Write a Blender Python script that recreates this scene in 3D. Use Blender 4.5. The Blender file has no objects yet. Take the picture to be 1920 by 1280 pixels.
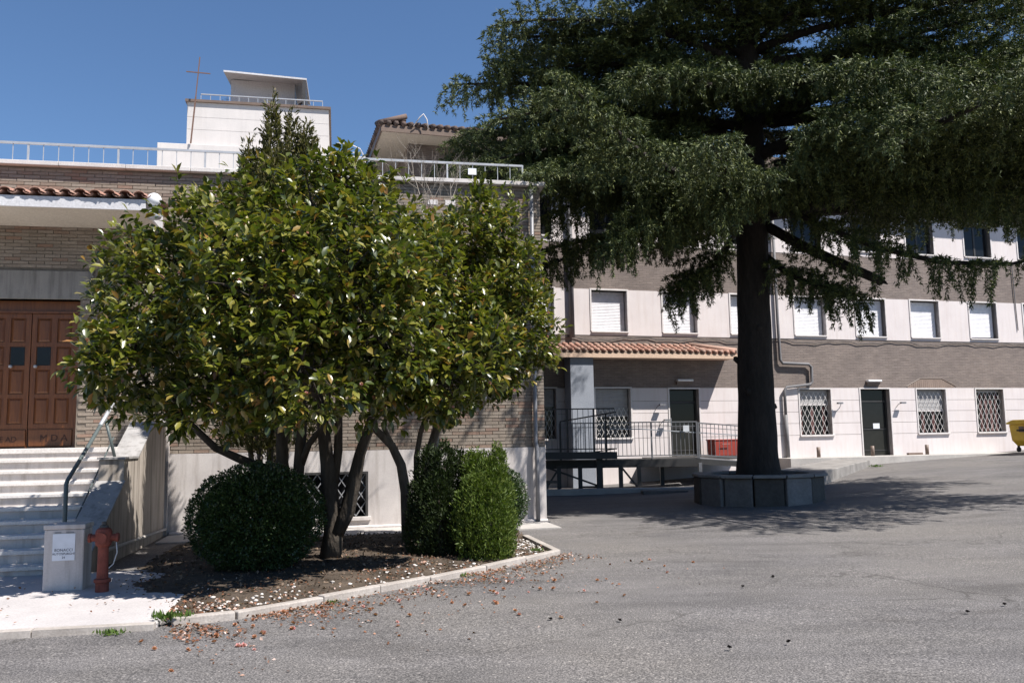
import bpy, math, random
import numpy as np
from mathutils import Vector, Matrix, Euler

R = math.radians
random.seed(11)
scene = bpy.context.scene
col = scene.collection

# ------------------------------------------------------------------ camera, light, exposure
F_PX, PITCH, ROLL = 1620.0, 6.5, -1.0
CAM = Vector((0, 0, 1.6))
cd = bpy.data.cameras.new('camera')
cam = bpy.data.objects.new('camera', cd); col.objects.link(cam)
cd.sensor_fit = 'HORIZONTAL'; cd.sensor_width = 36.0; cd.lens = 36.0 * F_PX / 1920.0
cd.clip_start = 0.1; cd.clip_end = 3000
fw = Vector((0, math.cos(R(PITCH)), math.sin(R(PITCH))))
rt0 = Vector((1, 0, 0)); dn0 = fw.cross(rt0)
c_, s_ = math.cos(R(ROLL)), math.sin(R(ROLL))
rt = c_ * rt0 - s_ * dn0; dn = s_ * rt0 + c_ * dn0
m = Matrix((rt, -dn, -fw)).transposed().to_4x4(); m.translation = CAM
cam.matrix_world = m
scene.camera = cam

SUN_AZ, SUN_EL = 60.0, 56.0          # azimuth to the right of the direction back past the camera
sun_dir = Vector((math.sin(R(SUN_AZ)) * math.cos(R(SUN_EL)), -math.cos(R(SUN_AZ)) * math.cos(R(SUN_EL)), math.sin(R(SUN_EL))))
ld = bpy.data.lights.new('sun', 'SUN'); sun = bpy.data.objects.new('sun', ld); col.objects.link(sun)
ld.energy = 5.0; ld.angle = R(0.53); ld.color = (1.0, 0.955, 0.90)
sun.location = sun_dir * 60
sun.rotation_euler = sun_dir.to_track_quat('Z', 'Y').to_euler()

w = bpy.data.worlds.new('World'); scene.world = w; w.use_nodes = True
nt = w.node_tree; bg = nt.nodes['Background']
sky = nt.nodes.new('ShaderNodeTexSky'); sky.sky_type = 'NISHITA'; sky.sun_disc = False
sky.sun_elevation = R(SUN_EL); sky.sun_rotation = math.atan2(sun_dir.x, sun_dir.y)
sky.altitude = 400; sky.air_density = 1.1; sky.dust_density = 0.0; sky.ozone_density = 8.0
nt.links.new(sky.outputs[0], bg.inputs[0]); bg.inputs[1].default_value = 0.070

vs = scene.view_settings
scene.display_settings.display_device = 'sRGB'
vs.view_transform = 'Standard'; vs.look = 'None'; vs.gamma = 1.0; vs.use_curve_mapping = False
vs.exposure = 0.88
scene.cycles.max_bounces = 8
scene.cycles.use_denoising = True

# ------------------------------------------------------------------ materials
class N:
    def __init__(s, name):
        s.m = bpy.data.materials.new(name); s.m.use_nodes = True
        s.t = s.m.node_tree; s.b = s.t.nodes['Principled BSDF']
        s.out = s.t.nodes['Material Output']
    def n(s, typ, **kw):
        nd = s.t.nodes.new('ShaderNode' + typ)
        for k, v in kw.items():
            if isinstance(k, str) and hasattr(nd, k): setattr(nd, k, v)
        return nd
    def l(s, a, b): s.t.links.new(a, b)
    def coord(s, kind='Object', scale=(1, 1, 1)):
        tc = s.n('TexCoord'); mp = s.n('Mapping'); mp.inputs['Scale'].default_value = scale
        s.l(tc.outputs[kind], mp.inputs[0]); return mp.outputs[0]
    def noise(s, vec, scale, detail=4, rough=0.55):
        nd = s.n('TexNoise'); nd.inputs['Scale'].default_value = scale
        nd.inputs['Detail'].default_value = detail; nd.inputs['Roughness'].default_value = rough
        s.l(vec, nd.inputs['Vector']); return nd.outputs['Fac']
    def ramp(s, fac, stops):
        r = s.n('ValToRGB'); e = r.color_ramp.elements
        while len(e) < len(stops): e.new(0.5)
        for i, (p, c) in enumerate(stops):
            e[i].position = p; e[i].color = (*c, 1) if len(c) == 3 else c
        s.l(fac, r.inputs[0]); return r.outputs[0]
    def mix(s, fac, a, b, mode='MIX'):
        x = s.n('Mix'); x.data_type = 'RGBA'; x.blend_type = mode
        for sock, v in ((x.inputs[0], fac), (x.inputs[6], a), (x.inputs[7], b)):
            if hasattr(v, 'is_output') or isinstance(v, bpy.types.NodeSocket): s.l(v, sock)
            elif isinstance(v, (int, float)): sock.default_value = v
            else: sock.default_value = (*v, 1)
        return x.outputs[2]
    def math(s, op, a, b=0.0):
        x = s.n('Math'); x.operation = op
        for i, v in enumerate((a, b)):
            if isinstance(v, bpy.types.NodeSocket): s.l(v, x.inputs[i])
            else: x.inputs[i].default_value = v
        return x.outputs[0]
    def bump(s, h, strength=0.3, dist=0.01):
        b = s.n('Bump'); b.inputs['Strength'].default_value = strength; b.inputs['Distance'].default_value = dist
        s.l(h, b.inputs['Height']); s.l(b.outputs[0], s.b.inputs['Normal'])
    def base(s, c):
        if isinstance(c, bpy.types.NodeSocket): s.l(c, s.b.inputs['Base Color'])
        else: s.b.inputs['Base Color'].default_value = (*c, 1)
    def set(s, **k):
        for a, v in k.items():
            a = {'rough': 'Roughness', 'metal': 'Metallic', 'spec': 'Specular IOR Level', 'coat': 'Coat Weight'}.get(a, a)
            s.b.inputs[a].default_value = v
        return s.m

def mottled(name, a, b, scale=3.0, fine=40.0, rough=0.85, bump=0.2, dist=0.006, metal=0.0, spec=0.3, stretch=(1, 1, 1), coord='Object'):
    t = N(name); v = t.coord(coord, stretch)
    n1 = t.noise(v, scale, 6, 0.62); n2 = t.noise(v, fine, 3)
    c = t.ramp(n1, [(0.32, a), (0.68, b)])
    k = t.ramp(n2, [(0.25, (0.80, 0.80, 0.80)), (0.75, (1.12, 1.12, 1.12))])
    t.base(t.mix(1.0, c, k, 'MULTIPLY')); t.bump(n2, bump, dist)
    return t.set(rough=rough, metal=metal, spec=spec)

def stained_stone(name, a, b, stain, amount=0.5, rough=0.8):
    """pale stone cladding with vertical rain streaks and blotches of its own"""
    t = N(name); v = t.coord('Object'); vs_ = t.coord('Object', (5.0, 5.0, 0.45))
    n1 = t.noise(v, 1.3, 6); st = t.noise(vs_, 1.6, 6, 0.6); fine = t.noise(v, 55, 3)
    c = t.ramp(n1, [(0.3, a), (0.7, b)])
    f = t.ramp(st, [(0.47, (0, 0, 0)), (0.72, (amount, amount, amount))])
    c = t.mix(f, c, stain)
    k = t.ramp(fine, [(0.2, (0.90, 0.90, 0.90)), (0.8, (1.06, 1.06, 1.06))])
    t.base(t.mix(1.0, c, k, 'MULTIPLY')); t.bump(fine, 0.15, 0.004)
    return t.set(rough=rough, spec=0.3)

def brick_far(name, c1, c2, mortar, bw=0.26, rh=0.062):
    t = N(name); tc = t.n('TexCoord'); sp = t.n('SeparateXYZ'); cb = t.n('CombineXYZ')
    t.l(tc.outputs['Object'], sp.inputs[0]); 
    t.l(t.math('ADD', sp.outputs[0], sp.outputs[1]), cb.inputs[0]); t.l(sp.outputs[2], cb.inputs[1])
    br = t.n('TexBrick'); br.inputs['Scale'].default_value = 1.0
    br.inputs['Color1'].default_value = (*c1, 1); br.inputs['Color2'].default_value = (*c2, 1); br.inputs['Mortar'].default_value = (*mortar, 1)
    br.inputs['Mortar Size'].default_value = 0.008; br.inputs['Brick Width'].default_value = bw; br.inputs['Row Height'].default_value = rh
    br.inputs['Bias'].default_value = 0.0
    t.l(cb.outputs[0], br.inputs['Vector'])
    n1 = t.noise(tc.outputs['Object'], 0.9, 6, 0.6); n2 = t.noise(t.coord('Object', (1, 1, 14)), 2.5, 4)
    k = t.ramp(n1, [(0.3, (0.84, 0.84, 0.85)), (0.7, (1.14, 1.13, 1.12))])
    k2 = t.ramp(n2, [(0.3, (0.80, 0.79, 0.78)), (0.7, (1.16, 1.15, 1.15))])
    t.base(t.mix(1.0, t.mix(1.0, br.outputs['Color'], k, 'MULTIPLY'), k2, 'MULTIPLY'))
    t.bump(t.math('SUBTRACT', 1.0, br.outputs['Fac']), 0.5, 0.008)
    return t.set(rough=0.9, spec=0.2)

def piece_mat(name, stops, rough=0.9, fine=30, bump=0.25, dist=0.006, blot=2.0):
    """colour varies from piece to piece (object or island) plus grain"""
    t = N(name); oi = t.n('ObjectInfo'); ge = t.n('NewGeometry')
    f = t.math('FRACT', t.math('ADD', oi.outputs['Random'], ge.outputs['Random Per Island']))
    c = t.ramp(f, stops); v = t.coord('Object')
    fine_n = t.noise(v, fine, 3); b_n = t.noise(v, blot, 5)
    k = t.ramp(fine_n, [(0.25, (0.82, 0.82, 0.82)), (0.75, (1.12, 1.12, 1.12))])
    k2 = t.ramp(b_n, [(0.3, (0.85, 0.85, 0.85)), (0.7, (1.1, 1.1, 1.1))])
    t.base(t.mix(1.0, t.mix(1.0, c, k, 'MULTIPLY'), k2, 'MULTIPLY')); t.bump(fine_n, bump, dist)
    return t.set(rough=rough, spec=0.25)

def flat(name, c, rough=0.6, metal=0.0, spec=0.4):
    t = N(name); v = t.coord('Object'); n1 = t.noise(v, 6, 4)
    k = t.ramp(n1, [(0.3, tuple(x * 0.88 for x in c)), (0.7, tuple(min(1, x * 1.08) for x in c))])
    t.base(k); return t.set(rough=rough, metal=metal, spec=spec)

def leaf_mat(name, stops, rough=0.35, spec=0.5, trans=0.25, coat=0.0):
    t = N(name); oi = t.n('ObjectInfo'); ge = t.n('NewGeometry')
    f = t.math('FRACT', t.math('ADD', oi.outputs['Random'], ge.outputs['Random Per Island']))
    c = t.ramp(f, stops); t.base(c); t.set(rough=rough, spec=spec, coat=coat)
    if coat: t.b.inputs['Coat Roughness'].default_value = 0.26
    tr = t.n('BsdfTranslucent'); t.l(t.mix(1.0, c, (1.25, 1.5, 0.6), 'MULTIPLY'), tr.inputs[0])
    ms = t.n('MixShader'); ms.inputs[0].default_value = trans
    t.l(t.b.outputs[0], ms.inputs[1]); t.l(tr.outputs[0], ms.inputs[2]); t.l(ms.outputs[0], t.out.inputs[0])
    return t.m

M = {}
def asphalt():
    t = N('asphalt'); v = t.coord('Object')
    big = t.noise(v, 0.22, 5, 0.6); mid = t.noise(t.coord('Object', (0.5, 1.3, 1)), 1.1, 6, 0.65); grit = t.noise(v, 75, 2, 0.7)
    vo = t.n('TexVoronoi'); vo.inputs['Scale'].default_value = 62; t.l(v, vo.inputs['Vector'])
    c = t.ramp(mid, [(0.28, (0.076, 0.072, 0.071)), (0.72, (0.158, 0.149, 0.147))])
    c = t.mix(t.ramp(big, [(0.42, (0, 0, 0)), (0.62, (0.75, 0.75, 0.75))]), c, (0.149, 0.138, 0.128))
    k = t.ramp(grit, [(0.33, (0.42, 0.42, 0.43)), (0.50, (0.95, 0.95, 0.95)), (0.66, (2.1, 2.07, 2.03))])
    c = t.mix(1.0, c, k, 'MULTIPLY')
    sp = t.ramp(vo.outputs['Color'], [(0.0, (0.75, 0.75, 0.75)), (0.85, (1.0, 1.0, 1.0)), (0.93, (1.7, 1.68, 1.62))])
    c = t.mix(1.0, c, sp, 'MULTIPLY')
    # fine cracks
    wv = t.n('TexVoronoi'); wv.feature = 'DISTANCE_TO_EDGE'; wv.inputs['Scale'].default_value = 0.42
    ad = t.n('VectorMath'); ad.operation = 'ADD'; nn = t.n('TexNoise'); nn.inputs['Scale'].default_value = 1.6; nn.inputs['Detail'].default_value = 6
    t.l(v, nn.inputs['Vector']); t.l(v, ad.inputs[0]); t.l(nn.outputs['Color'], ad.inputs[1]); t.l(ad.outputs[0], wv.inputs['Vector'])
    cr = t.ramp(wv.outputs['Distance'], [(0.0, (1, 1, 1)), (0.011, (0, 0, 0))])
    cm = t.ramp(t.noise(v, 0.35, 3), [(0.46, (0, 0, 0)), (0.60, (0.8, 0.8, 0.8))])
    c = t.mix(t.mix(1.0, cr, cm, 'MULTIPLY'), c, (0.045, 0.042, 0.038))
    st = t.noise(t.coord('Object', (0.6, 1.5, 1)), 0.55, 7, 0.7)
    c = t.mix(1.0, c, t.ramp(st, [(0.30, (0.72, 0.71, 0.70)), (0.46, (1, 1, 1)), (0.60, (1, 1, 1)), (0.74, (1.22, 1.21, 1.20))]), 'MULTIPLY')
    t.base(c); t.bump(grit, 0.55, 0.008)
    return t.set(rough=0.88, spec=0.3)
M['asphalt'] = asphalt()
M['soil'] = mottled('garden_soil', (0.040, 0.030, 0.021), (0.095, 0.072, 0.054), 4, 45, 0.95, 0.8, 0.02)
M['pavement'] = mottled('pale_concrete', (0.38, 0.355, 0.35), (0.47, 0.44, 0.43), 1.2, 60, 0.85, 0.2, 0.004)
M['apron'] = mottled('apron_concrete', (0.34, 0.32, 0.30), (0.46, 0.43, 0.40), 1.5, 50, 0.9, 0.3)
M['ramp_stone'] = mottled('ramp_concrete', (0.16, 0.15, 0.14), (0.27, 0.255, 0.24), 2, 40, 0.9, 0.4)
M['hand_paint'] = flat('handrail_paint', (0.085, 0.105, 0.105), 0.45)
M['kerb'] = mottled('kerb_concrete', (0.27, 0.24, 0.215), (0.43, 0.39, 0.355), 3, 50, 0.9, 0.4)
M['stone'] = stained_stone('facade_stone', (0.60, 0.545, 0.535), (0.665, 0.61, 0.595), (0.53, 0.455, 0.42), 0.45)
M['base_stone'] = stained_stone('base_stone', (0.44, 0.405, 0.39), (0.56, 0.52, 0.495), (0.30, 0.265, 0.24), 0.8)
M['flank_stone'] = stained_stone('flank_stone', (0.29, 0.255, 0.22), (0.42, 0.37, 0.32), (0.13, 0.11, 0.09), 0.95)
M['flank_top'] = stained_stone('shaded_flank_stone', (0.27, 0.26, 0.255), (0.36, 0.345, 0.335), (0.16, 0.15, 0.14), 0.8)  # dark tone paints in shade lying on the flank tops, plus dirt streaks
M['travertine'] = stained_stone('travertine', (0.56, 0.53, 0.51), (0.64, 0.60, 0.575), (0.46, 0.43, 0.41), 0.35)
M['step'] = mottled('step_stone', (0.52, 0.49, 0.46), (0.66, 0.62, 0.59), 1.8, 40, 0.75, 0.2)
M['brick_far'] = brick_far('long_brick', (0.235, 0.195, 0.172), (0.190, 0.158, 0.142), (0.15, 0.13, 0.12))
M['brick'] = piece_mat('brick', [(0.0, (0.235, 0.195, 0.158)), (0.4, (0.270, 0.228, 0.188)), (0.75, (0.220, 0.180, 0.144)), (0.90, (0.250, 0.165, 0.125)), (1.0, (0.20, 0.163, 0.135))], blot=1.1)
M['arch'] = piece_mat('arch_brick', [(0, (0.23, 0.175, 0.145)), (1, (0.29, 0.22, 0.18))])
M['mortar'] = mottled('mortar', (0.15, 0.125, 0.10), (0.22, 0.188, 0.155), 3, 60, 0.95, 0.4)
M['concrete'] = stained_stone('lintel_concrete', (0.20, 0.19, 0.175), (0.27, 0.255, 0.235), (0.09, 0.085, 0.08), 0.7, 0.9)
M['coping'] = mottled('coping_stone', (0.50, 0.47, 0.45), (0.66, 0.62, 0.59), 2, 50, 0.85, 0.3)
M['tile'] = piece_mat('clay_tile', [(0.0, (0.34, 0.185, 0.14)), (0.5, (0.40, 0.235, 0.18)), (0.8, (0.30, 0.20, 0.16)), (1.0, (0.43, 0.28, 0.22))], rough=0.85)
M['tile_dark'] = piece_mat('weathered_tile', [(0.0, (0.075, 0.06, 0.055)), (1.0, (0.14, 0.10, 0.085))])
M['soffit'] = mottled('soffit_plaster', (0.50, 0.45, 0.38), (0.56, 0.51, 0.44), 1, 30, 0.9, 0.1)
M['fascia'] = mottled('fascia_plaster', (0.52, 0.51, 0.52), (0.60, 0.59, 0.60), 1, 30, 0.85, 0.1)
M['peach'] = mottled('peach_plaster', (0.55, 0.40, 0.30), (0.62, 0.46, 0.35), 1, 30, 0.9, 0.1)
M['bluegrey'] = mottled('blue_grey_paint', (0.24, 0.26, 0.30), (0.29, 0.31, 0.35), 2, 30, 0.7, 0.1)
M['brownwall'] = mottled('brown_plaster', (0.20, 0.155, 0.125), (0.26, 0.205, 0.165), 1.5, 40, 0.9, 0.2)
M['shutter'] = flat('shutter_white', (0.74, 0.73, 0.75), 0.5)
M['shutter_grey'] = flat('shutter_grey', (0.34, 0.33, 0.33), 0.5)
M['frame_white'] = flat('white_frame', (0.62, 0.58, 0.56), 0.5)
M['glass'] = flat('dark_glass', (0.012, 0.013, 0.015), 0.05, 0.0, 0.22)
M['curtain'] = piece_mat('red_curtain', [(0, (0.10, 0.045, 0.04)), (1, (0.17, 0.09, 0.085))], fine=8)
M['door_green'] = flat('dark_door_metal', (0.022, 0.022, 0.018), 0.4, 0.0, 0.25)
M['steel'] = flat('grey_paint_steel', (0.19, 0.19, 0.20), 0.5, 0.3)
M['steel_dark'] = flat('dark_painted_steel', (0.050, 0.048, 0.047), 0.55, 0.2)
M['galv'] = flat('pale_galvanised', (0.40, 0.41, 0.43), 0.5, 0.3)
M['pipe'] = flat('pipe_grey', (0.155, 0.15, 0.155), 0.6, 0.0)
M['pipe_brown'] = flat('pipe_brown', (0.16, 0.115, 0.09), 0.5)
M['grille'] = flat('grille_white', (0.60, 0.58, 0.56), 0.5)
M['grille_dark'] = flat('grille_grey', (0.32, 0.32, 0.33), 0.5, 0.3)
M['wood'] = N('door_wood')
def wood():
    t = M['wood']; v = t.coord('Object', (14, 14, 1.2)); n1 = t.noise(v, 2.2, 6, 0.6)
    t.base(t.ramp(n1, [(0.3, (0.090, 0.028, 0.008)), (0.7, (0.175, 0.060, 0.016))])); t.bump(n1, 0.15, 0.003)
    M['wood'] = t.set(rough=0.42, spec=0.45)
wood()
M['wood_dark'] = flat('carved_wood', (0.05, 0.016, 0.007), 0.6)
M['paper'] = flat('notice_paper', (0.66, 0.68, 0.72), 0.7)
M['ink'] = flat('ink', (0.03, 0.03, 0.04), 0.8)
M['red_iron'] = mottled('hydrant_red', (0.135, 0.035, 0.024), (0.23, 0.062, 0.042), 8, 40, 0.75, 0.3)
M['red_box'] = flat('red_plastic', (0.30, 0.045, 0.03), 0.5)
M['yellow'] = flat('yellow_plastic', (0.56, 0.36, 0.03), 0.45)
M['black'] = flat('black_rubber', (0.02, 0.02, 0.02), 0.7)
M['rust'] = flat('rusty_iron', (0.17, 0.10, 0.075), 0.7, 0.3)
M['white_lamp'] = flat('opal_lamp', (0.74, 0.74, 0.74), 0.25)
M['stonework'] = piece_mat('planter_stone', [(0, (0.07, 0.062, 0.054)), (0.6, (0.11, 0.098, 0.086)), (1, (0.20, 0.185, 0.175))], blot=4, bump=.8, dist=.02, fine=14)
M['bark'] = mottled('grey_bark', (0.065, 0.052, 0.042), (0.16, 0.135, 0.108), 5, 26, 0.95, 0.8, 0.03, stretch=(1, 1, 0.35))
M['bark_shade'] = mottled('shaded_bark', (0.030, 0.024, 0.019), (0.078, 0.064, 0.050), 5, 26, 0.95, 0.8, 0.03, stretch=(1, 1, 0.35))  # darker copy of the bark, crown shade put into the trunk colour
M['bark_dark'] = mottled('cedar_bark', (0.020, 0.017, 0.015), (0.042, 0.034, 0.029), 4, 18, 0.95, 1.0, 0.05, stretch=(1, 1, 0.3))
M['bark_pale'] = mottled('pale_twigs', (0.22, 0.19, 0.16), (0.34, 0.30, 0.26), 6, 30, 0.9, 0.3)
M['camellia'] = leaf_mat('camellia_leaf', [(0, (0.028, 0.044, 0.010)), (0.33, (0.066, 0.084, 0.014)), (0.62, (0.128, 0.134, 0.019)), (0.88, (0.20, 0.186, 0.030)), (0.96, (0.24, 0.17, 0.038)), (1, (0.27, 0.125, 0.04))], 0.36, 0.5, 0.24, 0.3)
M['box'] = leaf_mat('box_leaf', [(0, (0.020, 0.038, 0.012)), (0.6, (0.035, 0.062, 0.018)), (1, (0.060, 0.095, 0.026))], 0.4, 0.5, 0.15)
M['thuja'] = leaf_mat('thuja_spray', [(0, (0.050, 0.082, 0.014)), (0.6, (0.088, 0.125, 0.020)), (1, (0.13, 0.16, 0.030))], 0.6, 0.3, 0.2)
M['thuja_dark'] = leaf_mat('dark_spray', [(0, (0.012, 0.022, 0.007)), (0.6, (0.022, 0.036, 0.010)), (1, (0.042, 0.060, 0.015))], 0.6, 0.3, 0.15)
M['olive'] = leaf_mat('olive_conifer', [(0, (0.048, 0.050, 0.015)), (0.6, (0.085, 0.082, 0.024)), (1, (0.13, 0.105, 0.036))], 0.6, 0.3, 0.2)
M['cedar'] = leaf_mat('cedar_needles', [(0, (0.024, 0.038, 0.016)), (0.55, (0.064, 0.086, 0.028)), (1, (0.150, 0.165, 0.046))], 0.6, 0.3, 0.05)
M['weed'] = leaf_mat('weed_leaf', [(0, (0.06, 0.11, 0.02)), (1, (0.10, 0.15, 0.03))], 0.5, 0.4, 0.25)
M['pink'] = leaf_mat('pink_petal', [(0, (0.46, 0.16, 0.16)), (0.5, (0.52, 0.27, 0.26)), (1, (0.56, 0.38, 0.35))], 0.5, 0.3, 0.25)
M['withered'] = leaf_mat('withered_petal', [(0, (0.26, 0.10, 0.055)), (0.5, (0.36, 0.17, 0.10)), (1, (0.48, 0.27, 0.18))], 0.7, 0.2, 0.2)
M['petals'] = leaf_mat('fallen_petals', [(0, (0.07, 0.038, 0.024)), (0.4, (0.16, 0.070, 0.038)), (0.68, (0.27, 0.125, 0.070)), (0.88, (0.42, 0.27, 0.21)), (1, (0.58, 0.48, 0.44))], 0.7, 0.2, 0.15)
M['pebble'] = piece_mat('white_pebble', [(0, (0.34, 0.31, 0.28)), (0.5, (0.55, 0.51, 0.47)), (1, (0.66, 0.63, 0.60))], fine=20)

# ------------------------------------------------------------------ mesh helpers
def link(o, parent=None):
    col.objects.link(o)
    if parent: o.parent = parent
    return o
def tag(o, label=None, cat=None, group=None, kind=None):
    if label: o['label'] = label
    if cat: o['category'] = cat
    if group: o['group'] = group
    if kind: o['kind'] = kind
    return o
def thing(name, label, cat, loc=(0, 0, 0), rotz=0.0, group=None):
    o = bpy.data.objects.new(name, None); col.objects.link(o)
    o.empty_display_size = 0.2
    o.location = loc; o.rotation_euler = (0, 0, R(rotz))
    return tag(o, label, cat, group)
class MB:
    def __init__(s): s.v = []; s.f = []
    def add(s, vs, fs):
        k = len(s.v); s.v += [tuple(p) for p in vs]; s.f += [tuple(i + k for i in f) for f in fs]; return s
    def box(s, x0, x1, y0, y1, z0, z1, mat=None):
        p = [Vector((x, y, z)) for z in (z0, z1) for y in (y0, y1) for x in (x0, x1)]
        if mat: p = [mat @ q for q in p]
        return s.add(p, [(0, 2, 3, 1), (4, 5, 7, 6), (0, 1, 5, 4), (2, 6, 7, 3), (0, 4, 6, 2), (1, 3, 7, 5)])
    def prism(s, pts, z0, z1):
        n = len(pts)
        a = [(x, y, z0) for x, y in pts]; b = [(x, y, z1) for x, y in pts]
        return s.add(a + b, [tuple(range(n))[::-1], tuple(range(n, 2 * n))] + [(i, (i + 1) % n, n + (i + 1) % n, n + i) for i in range(n)])
    def prism_x(s, prof, x0, x1):     # profile in (y, z), extruded along x
        n = len(prof)
        a = [(x0, y, z) for y, z in prof]; b = [(x1, y, z) for y, z in prof]
        return s.add(a + b, [tuple(range(n)), tuple(range(n, 2 * n))[::-1]] + [(i, n + i, n + (i + 1) % n, (i + 1) % n) for i in range(n)])
    def tube(s, pts, rad, n=8, caps=True, jitter=0.0):
        pts = [Vector(p) for p in pts]; k0 = len(s.v); up = Vector((0, 0, 1)); prev = None
        if not hasattr(rad, '__len__'): rad = [rad] * len(pts)
        for i, p in enumerate(pts):
            d = (pts[min(i + 1, len(pts) - 1)] - pts[max(i - 1, 0)]).normalized()
            if prev is None:
                a = d.cross(up) if abs(d.z) < 0.9 else d.cross(Vector((1, 0, 0)))
            else:
                a = prev - d * prev.dot(d)
            a.normalize(); prev = a; b = d.cross(a)
            for j in range(n):
                t = 2 * math.pi * j / n; r = rad[i] * (1 + jitter * random.uniform(-1, 1))
                s.v.append(tuple(p + (a * math.cos(t) + b * math.sin(t)) * r))
        for i in range(len(pts) - 1):
            for j in range(n):
                q = k0 + i * n; s.f.append((q + j, q + (j + 1) % n, q + n + (j + 1) % n, q + n + j))
        if caps:
            s.f.append(tuple(k0 + j for j in range(n))[::-1]); e = k0 + (len(pts) - 1) * n
            s.f.append(tuple(e + j for j in range(n)))
        return s
    def lathe(s, prof, c=(0, 0, 0), n=20):
        k = len(s.v); c = Vector(c)
        for r, z in prof:
            for j in range(n):
                t = 2 * math.pi * j / n; s.v.append((c.x + r * math.cos(t), c.y + r * math.sin(t), c.z + z))
        for i in range(len(prof) - 1):
            for j in range(n):
                q = k + i * n; s.f.append((q + j, q + (j + 1) % n, q + n + (j + 1) % n, q + n + j))
        s.f.append(tuple(k + j for j in range(n))[::-1]); e = k + (len(prof) - 1) * n; s.f.append(tuple(e + j for j in range(n)))
        return s
    def bar(s, p, q, w, h=None):
        """square bar from p to q"""
        p, q = Vector(p), Vector(q); d = q - p; L = d.length
        rot = d.to_track_quat('X', 'Z').to_matrix().to_4x4(); rot.translation = p
        h = h or w
        return s.box(0, L, -w / 2, w / 2, -h / 2, h / 2, rot)
    def mesh(s, name, mat, smooth=False):
        me = bpy.data.meshes.new(name); me.from_pydata(s.v, [], s.f)
        if mat: me.materials.append(mat)
        if smooth: me.shade_smooth()
        me.update(); return me
    def build(s, name, mat, parent=None, smooth=False, bevel=0.0, loc=None):
        o = bpy.data.objects.new(name, s.mesh(name, mat, smooth)); link(o, parent)
        if loc: o.location = loc
        if bevel:
            b = o.modifiers.new('bevel', 'BEVEL'); b.width = bevel; b.segments = 2; b.limit_method = 'ANGLE'
        return o
def box(name, mat, parent, x0, x1, y0, y1, z0, z1, bevel=0.0):
    return MB().box(x0, x1, y0, y1, z0, z1).build(name, mat, parent, bevel=bevel)
def inst(name, me, parent, loc=(0, 0, 0), rot=(0, 0, 0), scale=(1, 1, 1)):
    o = bpy.data.objects.new(name, me); link(o, parent); o.location = loc; o.rotation_euler = rot; o.scale = scale; return o
def tri_mesh(name, V, F, mat, smooth=False):
    me = bpy.data.meshes.new(name); V = np.ascontiguousarray(V, dtype=np.float32); F = np.ascontiguousarray(F, dtype=np.int32)
    k = F.shape[1]
    me.vertices.add(len(V)); me.vertices.foreach_set('co', V.ravel())
    me.loops.add(F.size); me.loops.foreach_set('vertex_index', F.ravel())
    me.polygons.add(len(F)); me.polygons.foreach_set('loop_start', np.arange(0, F.size, k, dtype=np.int32))
    me.update(calc_edges=True); me.validate()
    me.materials.append(mat)
    if smooth: me.shade_smooth()
    return me
rng = np.random.default_rng(5)
def unit(a): return a / (np.linalg.norm(a, axis=-1, keepdims=True) + 1e-9)
def frames(D, roll=None, upish=False):
    """x axis along D, z axis as near to up as it can be (then rolled)"""
    D = unit(D); up = np.tile([0, 0, 1.0], (len(D), 1)) + (0 if upish else 0.001)
    Y = unit(np.cross(up, D)); Z = np.cross(D, Y)
    if roll is not None:
        c, s = np.cos(roll)[:, None], np.sin(roll)[:, None]; Y, Z = Y * c + Z * s, -Y * s + Z * c
    return D, Y, Z
def scatter(P, D, size, proto_v, proto_f, roll):
    X, Y, Z = frames(D, roll); k = len(proto_v)
    V = P[:, None, :] + size[:, None, None] * (proto_v[None, :, 0, None] * X[:, None] + proto_v[None, :, 1, None] * Y[:, None] + proto_v[None, :, 2, None] * Z[:, None])
    Fc = (np.arange(len(P)) * k)[:, None, None] + proto_f[None]
    return V.reshape(-1, 3), Fc.reshape(-1, proto_f.shape[1])
LEAF_V = np.array([(0, 0, 0), (.28, .20, .07), (.28, -.20, .07), (.34, 0, .0), (.62, .22, .06), (.62, -.22, .06), (.68, 0, -.02), (1, 0, -.10)])
LEAF_F = np.array([(0, 3, 1), (0, 2, 3), (1, 3, 6), (1, 6, 4), (2, 5, 6), (2, 6, 3), (4, 6, 7), (5, 7, 6)])
BLADE_V = np.array([(0, 0, 0), (.5, .18, .03), (1, 0, 0), (.5, -.18, .03)]); BLADE_F = np.array([(0, 1, 2), (0, 2, 3)])
NEED_V = np.array([(0, .5, 0), (0, -.5, 0), (1, 0, 0)]); NEED_F = np.array([(0, 1, 2)])

# ------------------------------------------------------------------ the ground
LC, LA = (0.62, 17.3), 11.5          # near corner and turn of the brick block
RC, RA = (13.44, 32.0), 16.2         # a point on the long facade and its turn
def softplus(t): return t if t > 30 else math.log1p(math.exp(t))
def gz(x, y):
    t = (x - 4) * 0.9 + (y - 16) * 0.35
    return min(1.2, 0.047 * softplus(t - 2) if t > -20 else 0.0)
def L(u, n, z=0.0):
    a = R(LA); return Vector((LC[0] + u * math.cos(a) - n * math.sin(a), LC[1] + u * math.sin(a) + n * math.cos(a), z))
def Rw(u, n, z=0.0):
    a = R(RA); return Vector((RC[0] + u * math.cos(a) - n * math.sin(a), RC[1] + u * math.sin(a) + n * math.cos(a), z))
xs = np.concatenate([np.linspace(-300, -20, 8)[:-1], np.linspace(-20, 40, 121), np.linspace(40, 300, 8)[1:]])
ys = np.concatenate([np.linspace(-200, -10, 6)[:-1], np.linspace(-10, 45, 111), np.linspace(45, 600, 8)[1:]])
V = []; Fq = []
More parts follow.
